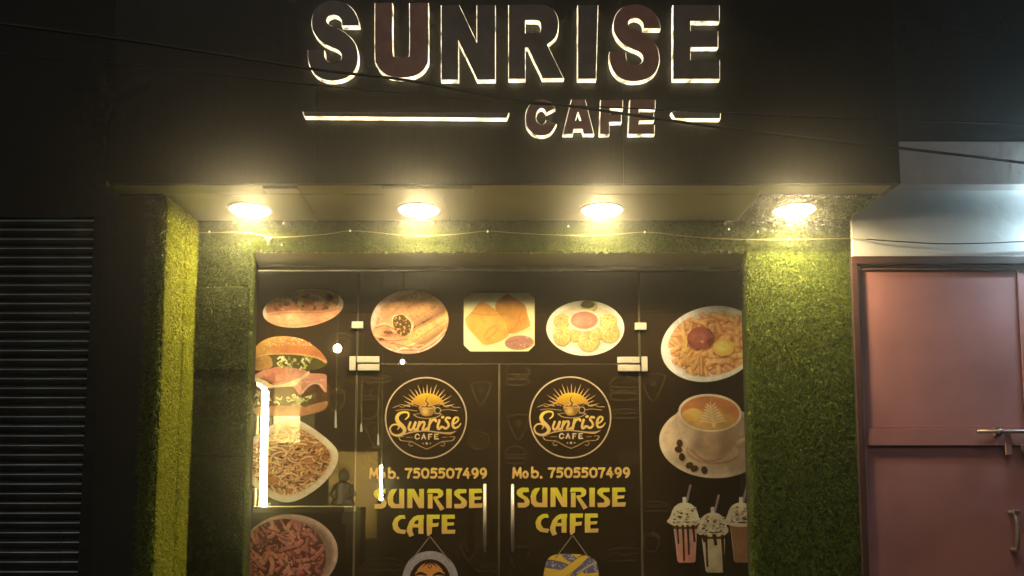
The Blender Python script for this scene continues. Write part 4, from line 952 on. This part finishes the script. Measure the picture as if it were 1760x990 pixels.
doodles(862, 632, 1096, 1040, 12, 2, keep_r).build('doodle_print', door_r, YINK + 0.001, material='doodle', cut=0.01)
doodles(1106, 480, 1272, 1030, 9, 3, [(1140, 525, 1290, 660), (1134, 675, 1290, 825), (1148, 840, 1290, 985)]).build('doodle_print', right_pane, YINK + 0.001, material='doodle', cut=0.01)
doodles(625, 476, 1090, 618, 8, 4, [(640, 498, 772, 608), (796, 502, 920, 606), (940, 516, 1074, 612)]).build('doodle_print', transom, YINK + 0.001, material='doodle', cut=0.01)
doodles(445, 476, 605, 1030, 8, 5, [(455, 495, 592, 565), (432, 576, 566, 712), (424, 720, 582, 865), (416, 884, 582, 1010)]).build('doodle_print', left_pane, YINK + 0.001, material='doodle', cut=0.01)

# --- handles and patch fittings
def fitting(parent, px0, py0, px1, py1, name, mat_='steel', deep=0.022):
    a, b_ = at(px0, py0, YG), at(px1, py1, YG); m = MB(); m.box(a.x, b_.x, YG - deep, YG - 0.0105, b_.z, a.z, 0.002); return m.build(name, M[mat_], parent)
for px, door in ((834, door_l), (881, door_r)):
    a, b_ = at(px, 832, YG), at(px, 948, YG); yh = YG - 0.055
    h = empty('h', (0, 0, 0), None, None); bpy.data.objects.remove(h)
    m = MB(); m.tube([(a.x, yh, a.z), (a.x, yh, b_.z)], 0.0075, 14); hd = m.build('pull_handle', M['steel'], door)
    for z in (a.z - 0.035, b_.z + 0.035):
        m = MB(); m.tube([(a.x, yh + 0.004, z), (a.x, YG - 0.0104, z)], 0.006, 10); o = bpy.data.objects.new('standoff', m.mesh('standoff')); o.data.materials.append(M['steel']); C.objects.link(o); o.parent = hd
fitting(door_l, 616, 627, 653, 637.5, 'patch_hinge'); fitting(door_r, 1061, 628, 1099, 639, 'patch_hinge')
fitting(transom, 615, 613.5, 653, 624, 'patch_fitting'); fitting(transom, 1060, 614.5, 1098, 625, 'patch_fitting')
fitting(left_pane, 602, 613.5, 612, 637.5, 'patch_fitting'); fitting(right_pane, 1101.5, 614, 1112, 639.5, 'patch_fitting')
fitting(transom, 606, 554, 625, 565.5, 'glass_connector'); fitting(transom, 1090, 556, 1110, 568, 'glass_connector')

# --- aluminium head rail
a, b_ = at(437, 458, YG), at(1256, 466, YG)
rail = empty('head_rail', (0, YG, b_.z), 'thin aluminium rail along the top of the glass front', 'rail')
m = MB(); m.box(XG0 - 0.004, at(1284, 460, YG).x, YG - 0.018, YG + 0.018, zt + 0.002, zt + 0.020, 0.002); m.build('channel', M['alu'], rail)
for px in (862, 1240):
    p = at(px, 458, YG); m = MB(); m.box(p.x - 0.005, p.x + 0.005, YG - 0.008, YG + 0.008, zt + 0.0205, ZL + 0.002); m.build('hanger_pin', M['alu'], rail)
m = MB(); m.box(XG0 - 0.004, XG1 + 0.004, YG + 0.03, YG + 0.045, zt + 0.0205, ZL + 0.003); m.build('closing_board', M['inside_dark'], rail)

# ------------------------------------------------------------------ inside, seen dimly through the film
p0, p1 = at(456, 672, 4.72), at(452, 869, 4.72)
t = empty('tube_light', p1, 'glowing upright tube light standing on the counter behind the noodle picture', 'tube light')
m = MB(); m.tube([p0, p1], 0.019, 16); m.build('tube', M['tube'], t)
m = MB(); q = at(432, 654, 4.60); m.tube([q, p0 + Vector((0, 0, 0.012))], 0.010, 10); m.build('bracket', M['tube'], t)
m = MB(); m.box(p0.x - 0.05, p0.x - 0.036, 4.71, 4.73, p1.z, p0.z); m.build('back_channel', M['alu'], t)
# cream wall cabinet
a, b_ = at(472, 642, 5.05), at(516, 762, 5.05)
cb = empty('wall_cabinet', (a.x, 5.05, b_.z), 'cream cabinet beside the glowing tube light inside the shop', 'cabinet')
m = MB(); m.box(a.x, b_.x, 5.06, 5.4, b_.z, a.z); m.build('carcass', M['tile'], cb)
zm = at(490, 701, 5.05).z
for (z0, z1) in ((zm + 0.003, a.z), (b_.z, zm - 0.003)):
    m = MB(); m.box(a.x + 0.002, b_.x - 0.002, 5.045, 5.058, z0, z1, 0.003); m.build('door_panel', M['tile'], cb)
# counter
a, b_ = at(420, 871, 4.62), at(592, 871, 4.62)
ct = empty('counter', (a.x, 4.62, 0), 'dark counter with a pale top edge behind the left side pane', 'counter')
m = MB(); m.box(a.x - 0.25, b_.x, 4.62, 5.0, a.z - 0.03, a.z, 0.003); m.build('counter_top', M['counter'], ct)
m = MB(); m.box(a.x - 0.25, b_.x - 0.02, 4.66, 4.98, 0.005, a.z - 0.031); m.build('counter_body', M['inside_dark'], ct)
for k in range(2):
    x0 = a.x + 0.02 + k * 0.27; m = MB(); m.box(x0, x0 + 0.24, 4.646, 4.659, 0.12, a.z - 0.09, 0.004); m.build('counter_panel', M['inside_dark'], ct)
# ochre board and a small dark statue
a, b_ = at(592, 776, 5.7), at(648, 900, 5.7)
m = MB(); m.box(a.x - 0.10, b_.x, 5.7, 5.73, b_.z - 0.1, a.z, 0.004); tag(m.build('wall_board', M['board']), 'ochre board leaning inside behind the dark statue', 'board')
c0 = at(589, 871, 5.3)
st = empty('statue', (c0.x, 5.3, c0.z), 'small dark seated statue silhouetted against the ochre board', 'statue')
m = MB(); m.lathe((c0.x, 5.3, c0.z), [(0.07, 0.0), (0.075, 0.02), (0.065, 0.04), (0.05, 0.075), (0.045, 0.11), (0.05, 0.135), (0.02, 0.155)], 16, 1.0, 0.8); m.build('body', M['statue'], st)
m = MB(); m.lathe((c0.x + 0.004, 5.3, c0.z + 0.15), [(0.012, 0), (0.03, 0.012), (0.034, 0.035), (0.028, 0.058), (0.012, 0.075), (0.004, 0.085)], 14); m.build('head', M['statue'], st)
for sg in (-1, 1):
    m = MB(); m.tube([(c0.x + sg * 0.045, 5.3, c0.z + 0.125), (c0.x + sg * 0.075, 5.28, c0.z + 0.075), (c0.x + sg * 0.03, 5.25, c0.z + 0.05)], [0.018, 0.015, 0.011], 8); m.build('arm', M['statue'], st)
m = MB(); m.box(c0.x - 0.12, c0.x + 0.12, 5.24, 5.42, c0.z - 0.35, c0.z - 0.001, 0.004); tag(m.build('pedestal', M['inside_dark']), 'dark box pedestal carrying the small statue inside', 'pedestal')
# ceiling bulbs seen through the film, and hanging bead strings
for px, py, Y, r_, lb in ((580, 599, 5.4, 0.026, 'bare glowing bulb seen through the glass beside the burger picture'), (692, 622, 5.6, 0.014, 'small glowing bulb seen just above the left door leaf')):
    p = at(px, py, Y); e = empty('ceiling_bulb', (p.x, Y, 2.95), lb, 'bulb')
    m = MB(); m.lathe((p.x, Y, p.z), [(0.003, -r_), (r_ * 0.5, -r_ * 0.87), (r_ * 0.87, -r_ * 0.5), (r_, 0), (r_ * 0.87, r_ * 0.5), (r_ * 0.5, r_ * 0.87), (r_ * 0.2, r_ * 1.05)], 16); m.build('globe', M['bulb'], e)
    m = MB(); m.tube([(p.x, Y, p.z + r_ * 1.5), (p.x, Y, 2.955)], 0.003, 6); m.build('flex', M['cable'], e)
for k, (px, py0, py1, Y) in enumerate(((577, 706, 735, 5.1), (621, 728, 742, 5.1), (650, 746, 765, 5.15), (655, 800, 860, 5.1))):
    p, q = at(px, py0, Y), at(px, py1, Y)
    wh = ('behind the pointed noodle bowl', 'left of the door logo, middle height', 'nearest the left door logo', 'behind the phone number, longest of the strings')[k]
    e = empty('bead_string', (p.x, Y, 2.95), 'thin hanging bead string inside ' + wh, 'bead string', 'bead strings hanging inside')
    m = MB(); m.tube([(p.x, Y, 2.955), (q.x, Y, q.z)], 0.0012, 5); m.build('thread', M['crystal'], e)
    m = MB(); m.tube([p, p + (q - p) * 0.5, q], [0.004, 0.006, 0.007] if k < 3 else [0.009, 0.006, 0.011], 8); m.build('bead', M['tube'] if k == 3 else M['fairy'], e)  # beads made to glow in place of streak highlights on crystal

# ------------------------------------------------------------------ fairy-light wire along the lintel, trim, cables
yl = YW - 0.03
wp = [(332, 399), (358, 400), (400, 399), (440, 402), (462, 408), (500, 407), (530, 405), (565, 402), (600, 397), (640, 399), (700, 405), (760, 404), (800, 401), (838, 397), (880, 400), (960, 404), (1040, 404), (1110, 399), (1180, 406), (1250, 411), (1330, 412), (1400, 411), (1462, 410)]
pts = [at(x, y, yl - 0.012 * math.sin(i * 1.3)) for i, (x, y) in enumerate(wp)]
pts += [at(x, y, 3.755) for x, y in ((1500, 412), (1560, 416), (1620, 419), (1690, 418), (1760, 415), (1850, 412))]
fw = empty('fairy_light_wire', (0, yl, pts[0].z), 'thin pale wire with tiny bulbs strung along the turf lintel', 'string light')
cw = [Vector(p) for p in catmull([tuple(p) for p in pts], 4)]
m = MB(); m.tube(cw[:92], 0.0016, 6); m.build('wire', M['wire'], fw)
m = MB(); m.tube(cw[91:], 0.0026, 6); m.build('wire', M['cable'], fw)
kx = at(462, 408, yl - 0.006)
m = MB(); m.tube([kx + Vector((-0.018, 0, 0.003)), kx + Vector((-0.004, -0.004, -0.012)), kx + Vector((0.0, 0, -0.032))], [0.003, 0.004, 0.0035], 6)
m.tube([kx + Vector((0.018, 0, 0.004)), kx + Vector((0.004, -0.004, -0.012)), kx + Vector((0.0, 0, -0.03))], [0.003, 0.004, 0.0035], 6); m.build('knot', M['wire'], fw)
for (x, y) in ((360, 399), (412, 420), (430, 419), (461, 419), (484, 421), (487, 384), (602, 397), (838, 398), (977, 389), (1108, 399), (1253, 394), (1303, 398), (1328, 397)):
    p = at(x, y, yl - 0.004); m = MB(); m.lathe(p, [(0.001, -0.005), (0.0042, -0.002), (0.0045, 0.002), (0.001, 0.006)], 8); m.build('bulb', M['fairy'], fw)
# white fittings at the front edge of the soffit
e0, e1 = at(455, 314, YF + 0.05), at(513, 314, YF + 0.05)
m = MB(); m.box(e0.x, e1.x, YF + 0.026, YF + 0.085, ZS - 0.012, ZS - 0.001, 0.002); tag(m.build('white_bracket', M['trim_white']), 'short white strip fixed at the soffit edge beside the first lamp', 'bracket')
e0 = at(658, 318, YF + 0.05); m = MB(); m.box(e0.x, e0.x + 0.36, YF + 0.026, YF + 0.10, ZS - 0.012, ZS - 0.001, 0.002); tag(m.build('white_bracket', M['soffit']), 'pale strip fixed at the soffit edge above the second lamp', 'bracket')
# overhead cables crossing in front of the sign
def sag(a, b_, n=24, s=0.03, z0=0): return [a.lerp(b_, i / (n - 1)) - Vector((0, 0, s * 4 * (i / (n - 1)) * (1 - i / (n - 1)))) for i in range(n)]
m = MB(); m.tube([Vector(p) for p in catmull([tuple(at(x, y, Y)) for x, y, Y in ((-420, -8, 3.0), (150, 60, 3.05), (525, 117, 3.1), (700, 138, 3.12), (860, 168, 3.14), (1000, 185, 3.15), (1130, 204, 3.16), (1340, 232, 3.17), (1550, 255, 3.18), (1760, 280, 3.2), (2250, 344, 3.2))], 6)], 0.0052, 8)
tag(m.build('overhead_cable', M['cable']), 'thick black cable sagging across the sign letters to the right', 'cable')
m = MB(); m.tube([Vector(p) for p in catmull([tuple(at(x, y, Y)) for x, y, Y in ((-420, 60, 3.0), (200, 110, 3.05), (560, 148, 3.1), (760, 166, 3.12), (880, 177, 3.14), (1130, 188, 3.17), (1400, 201, 3.2), (1760, 214, 3.24), (2250, 238, 3.24))], 6)], 0.0024, 6)
tag(m.build('overhead_cable', M['cable']), 'thin black wire crossing the small CAFE letters', 'cable')

# ------------------------------------------------------------------ neighbour on the right: white wall, ledge, maroon steel door
YN = 3.78
nb = empty('neighbour_building', (2.6, YN, 0), 'white-walled neighbouring house with a plaster ledge above its maroon door', 'building')
zdt = at(1600, 440, YN).z; xd0 = at(1467, 700, YN).x; xd1 = 3.35
zl0, zl1 = at(1650, 317, 3.70).z, at(1650, 243, 3.70).z
m = MB(); m.box(XP1 + 0.001, 5.2, YN, YN + 0.3, zdt, zl1 + 0.02); m.build('wall', M['wall_white'], nb)
m = MB(); m.box(xd1, 5.2, YN, YN + 0.3, 0.005, zdt - 0.001); m.build('wall', M['wall_white'], nb)
m = MB(); m.box(XP1 - 0.008, xd0 + 0.012, YN + 0.002, YN + 0.28, 0.005, zdt - 0.001); m.build('wall', M['plaster_dark'], nb)
m = MB(); m.box(XP1 + 0.001, 5.2, 3.70, YN - 0.001, zl0, zl1, 0.004); m.build('ledge', M['ledge'], nb)
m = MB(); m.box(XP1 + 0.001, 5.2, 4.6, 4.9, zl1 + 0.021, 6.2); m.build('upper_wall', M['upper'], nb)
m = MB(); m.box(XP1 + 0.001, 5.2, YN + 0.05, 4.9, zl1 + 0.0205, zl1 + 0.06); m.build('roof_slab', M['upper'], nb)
YD = YN + 0.022
door = empty('steel_door', (xd0, YD, 0), 'maroon painted steel door with two panels, a slide bolt and a handle', 'door')
fw_ = 0.028
m = MB(); m.box(xd0 + 0.013, xd0 + 0.013 + fw_, YD - 0.025, YD + 0.06, 0.01, zdt - 0.002, 0.003); m.build('frame_jamb', M['frame_red'], door)
zh = at(1600, 456, YD).z
m = MB(); m.box(xd0 + 0.013, xd1 - 0.001, YD - 0.027, YD + 0.06, zh, zdt - 0.002, 0.003); m.build('frame_head', M['frame_red'], door)
m = MB(); m.box(xd1 - 0.03, xd1 - 0.001, YD - 0.025, YD + 0.06, 0.01, zh - 0.001, 0.003); m.build('frame_jamb', M['frame_red'], door)
x0 = xd0 + 0.013 + fw_ + 0.002; xs_ = at(1752, 600, YD).x; x1 = xs_ + 0.055
zr0, zr1 = at(1600, 766, YD).z, at(1600, 737, YD).z
def leaf(xa_, xb_, stile_r):
    m = MB(); m.box(xa_, xb_, YD + 0.004, YD + 0.03, 0.02, zh - 0.003); lf = m.build('door_leaf', M['door_red'], door)
    q = lambda n_, *a_: (lambda mm: (mm.box(*a_), mm))(MB())[1]
    for nm, bx_ in (('stile', (xa_, xa_ + 0.016, YD - 0.010, YD + 0.0035, 0.02, zh - 0.003)), ('stile', (xb_ - stile_r, xb_, YD - 0.010, YD + 0.0035, 0.02, zh - 0.003)),
                    ('rail', (xa_ + 0.0165, xb_ - stile_r - 0.0005, YD - 0.012, YD + 0.0035, zh - 0.022, zh - 0.003)), ('rail', (xa_ + 0.0165, xb_ - stile_r - 0.0005, YD - 0.012, YD + 0.0035, zr0, zr1)),
                    ('panel', (xa_ + 0.020, xb_ - stile_r - 0.004, YD - 0.004, YD + 0.0036, zr1 + 0.004, zh - 0.026)), ('panel', (xa_ + 0.020, xb_ - stile_r - 0.004, YD - 0.003, YD + 0.0036, 0.05, zr0 - 0.006))):
        mm = MB(); mm.box(*bx_, 0.0015); o = bpy.data.objects.new(nm, mm.mesh(nm)); o.data.materials.append(M['door_red']); C.objects.link(o); o.parent = lf
leaf(x0, x1, 0.050); leaf(x1 + 0.004, xd1 - 0.032, 0.03)
# slide bolt, hasp, latch plate, handle
a, b_ = at(1671, 743, YD), at(1800, 741, YD); yb = YD - 0.045
m = MB(); m.tube([(a.x, yb, a.z), (b_.x + 0.1, yb, a.z)], 0.0085, 12); sb = m.build('slide_bolt', M['bolt'], door)
for px in (1708, 1785):
    p = at(px, 741, YD); m = MB(); m.tube([(p.x - 0.008, yb, a.z), (p.x + 0.008, yb, a.z)], 0.0125, 12); m.box(p.x - 0.012, p.x + 0.012, yb + 0.008, YD - 0.0125, a.z - 0.02, a.z + 0.02, 0.002)
    o = bpy.data.objects.new('staple', m.mesh('staple')); o.data.materials.append(M['bolt']); C.objects.link(o); o.parent = sb
p = at(1722, 752, YD); q = at(1722, 783, YD); m = MB(); m.box(p.x - 0.013, p.x + 0.013, yb - 0.004, yb + 0.004, q.z, a.z - 0.0095, 0.002); m.build('hasp', M['door_red'], door)
p = at(1757, 771, YD); m = MB(); m.box(p.x - 0.012, p.x + 0.03, YD - 0.03, YD - 0.011, p.z - 0.016, p.z + 0.016, 0.003); m.build('lock_eye', M['bolt'], door)
p = at(1734, 880, YD); q = at(1732, 944, YD); yh = YD - 0.05
m = MB(); m.tube([(p.x, YD - 0.004, p.z), (p.x, yh, p.z), (p.x + 0.0, yh - 0.01, (p.z + q.z) / 2), (p.x, yh, q.z), (p.x, YD - 0.004, q.z)], 0.009, 10); m.box(p.x - 0.014, p.x + 0.014, yh - 0.014, yh + 0.004, p.z - 0.010, p.z + 0.010, 0.004); m.build('pull_handle', M['bolt'], door)
# the neighbour's tube lamp, just past the right edge of the picture
tl = at(1800, 360, YN); e = empty('wall_tube_lamp', (tl.x + 0.3, YN, tl.z), 'cool white tube lamp on the white wall above the maroon door', 'lamp')
m = MB(); m.box(tl.x, tl.x + 0.6, YN - 0.082, YN - 0.001, tl.z - 0.02, tl.z + 0.02, 0.003); m.build('batten', M['trim_white'], e)
m = MB(); m.tube([(tl.x + 0.02, YN - 0.10, tl.z), (tl.x + 0.58, YN - 0.10, tl.z)], 0.014, 12); m.build('tube', M['tube_cool'], e)

# ------------------------------------------------------------------ neighbour on the left: black roller shutter
YS = 3.56
ls = empty('shuttered_shop', (-2.9, YS, 0), 'dark shop front beside the café, closed by a roller shutter', 'building')
xs1 = at(165, 400, YS).x; zst = at(80, 372, YS).z; XS0 = -3.6
m = MB(); m.box(xs1 + 0.055, XL - 0.002, YS - 0.04, YS + 0.3, 0.003, ZTOP - 0.3); m.build('pier', M['plaster_dark'], ls)
m = MB(); m.box(-4.4, xs1 + 0.054, YS + 0.01, YS + 0.3, zst + 0.002, ZTOP - 0.3); m.build('upper_wall', M['plaster_dark'], ls)
m = MB(); m.box(-4.4, XS0 - 0.06, YS - 0.04, YS + 0.3, 0.003, zst); m.build('pier', M['plaster_dark'], ls)
sh = empty('roller_shutter', ((XS0 + xs1) / 2, YS, 0), 'closed dark steel roller shutter of narrow curved slats', 'shutter')
pitch = (at(80, 397, YS).z - at(80, 990, YS).z) / 36.4
prof = [(0.0, 0.0), (-0.004, 0.0015), (-0.0085, pitch * 0.10), (-0.0115, pitch * 0.32), (-0.0115, pitch * 0.58), (-0.0085, pitch * 0.80), (-0.003, pitch * 0.93), (0.0, pitch * 0.96)]
m = MB(); L_ = xs1 - XS0
vs = [(x, y, z) for x in (0, L_) for y, z in prof]; n_ = len(prof)
m.add(vs, [(i, i + 1, n_ + i + 1, n_ + i) for i in range(n_ - 1)] + [tuple(range(n_))[::-1], tuple(range(n_, 2 * n_)), (0, n_, 2 * n_ - 1, n_ - 1)], False)
sm = m.mesh('slat'); bm = bmesh.new(); bm.from_mesh(sm); bmesh.ops.recalc_face_normals(bm, faces=bm.faces[:]); bm.to_mesh(sm); bm.free(); sm.materials.append(M['shutter'])
lm_ = []
for k in range(3):                                   # rolled joint of a slat, coloured pale to paint in its highlight
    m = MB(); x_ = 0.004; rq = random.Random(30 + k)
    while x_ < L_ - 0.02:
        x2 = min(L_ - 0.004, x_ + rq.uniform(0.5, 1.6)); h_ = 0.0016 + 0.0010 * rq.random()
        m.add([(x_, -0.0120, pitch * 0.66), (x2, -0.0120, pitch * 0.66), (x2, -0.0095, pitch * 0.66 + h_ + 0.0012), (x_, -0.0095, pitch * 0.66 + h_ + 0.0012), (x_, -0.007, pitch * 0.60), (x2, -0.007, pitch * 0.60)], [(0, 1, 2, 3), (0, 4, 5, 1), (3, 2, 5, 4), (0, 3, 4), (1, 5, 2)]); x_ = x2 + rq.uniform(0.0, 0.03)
    q_ = m.mesh('slat_lip_highlight'); q_.materials.append(M['slat_lip_highlight']); lm_.append(q_)
z = zst - 0.01; rr = random.Random(4)
while z - pitch > 0.05:
    o = bpy.data.objects.new('slat', sm); link(o, sh)
    o.matrix_parent_inverse = Matrix.Translation(-sh.location)
    o.location = (XS0 + rr.uniform(-0.003, 0.003), YS + rr.uniform(-0.0012, 0.0012), z - pitch); o.rotation_euler = (rr.uniform(-0.05, 0.05), 0, 0); z -= pitch
    lp = bpy.data.objects.new('slat_lip_highlight', lm_[rr.randrange(3)]); C.objects.link(lp); lp.parent = o
m = MB(); m.box(XS0, xs1, YS - 0.02, YS + 0.02, 0.004, z - 0.001, 0.003); m.build('bottom_bar', M['shutter'], sh)
for x in (xs1 + 0.004, XS0 - 0.05):
    m = MB(); m.box(x, x + 0.046, YS - 0.03, YS - 0.0135, 0.004, zst - 0.002, 0.002); m.box(x, x + 0.046, YS + 0.006, YS + 0.02, 0.004, zst - 0.002, 0.002); m.build('guide_rail', M['shutter'], sh)

# ------------------------------------------------------------------ haze volume added to imitate the glow round the lamps
if HAZE_DENSITY > 0:
    hm, t, o = new_mat('lamp_glow_haze')
    v = N(t, 'ShaderNodeVolumePrincipled'); v.inputs['Density'].default_value = HAZE_DENSITY; v.inputs['Color'].default_value = (0.9, 0.88, 0.84, 1)
    v.inputs['Anisotropy'].default_value = 0.95
    t.links.new(v.outputs[0], o.inputs['Volume'])
    m = MB(); m.box(-48, 48, -43, 48, -1.3, 6.6); tag(m.build('haze', hm), 'added thin haze that spreads a glow around the lamps', 'haze', kind='stuff')
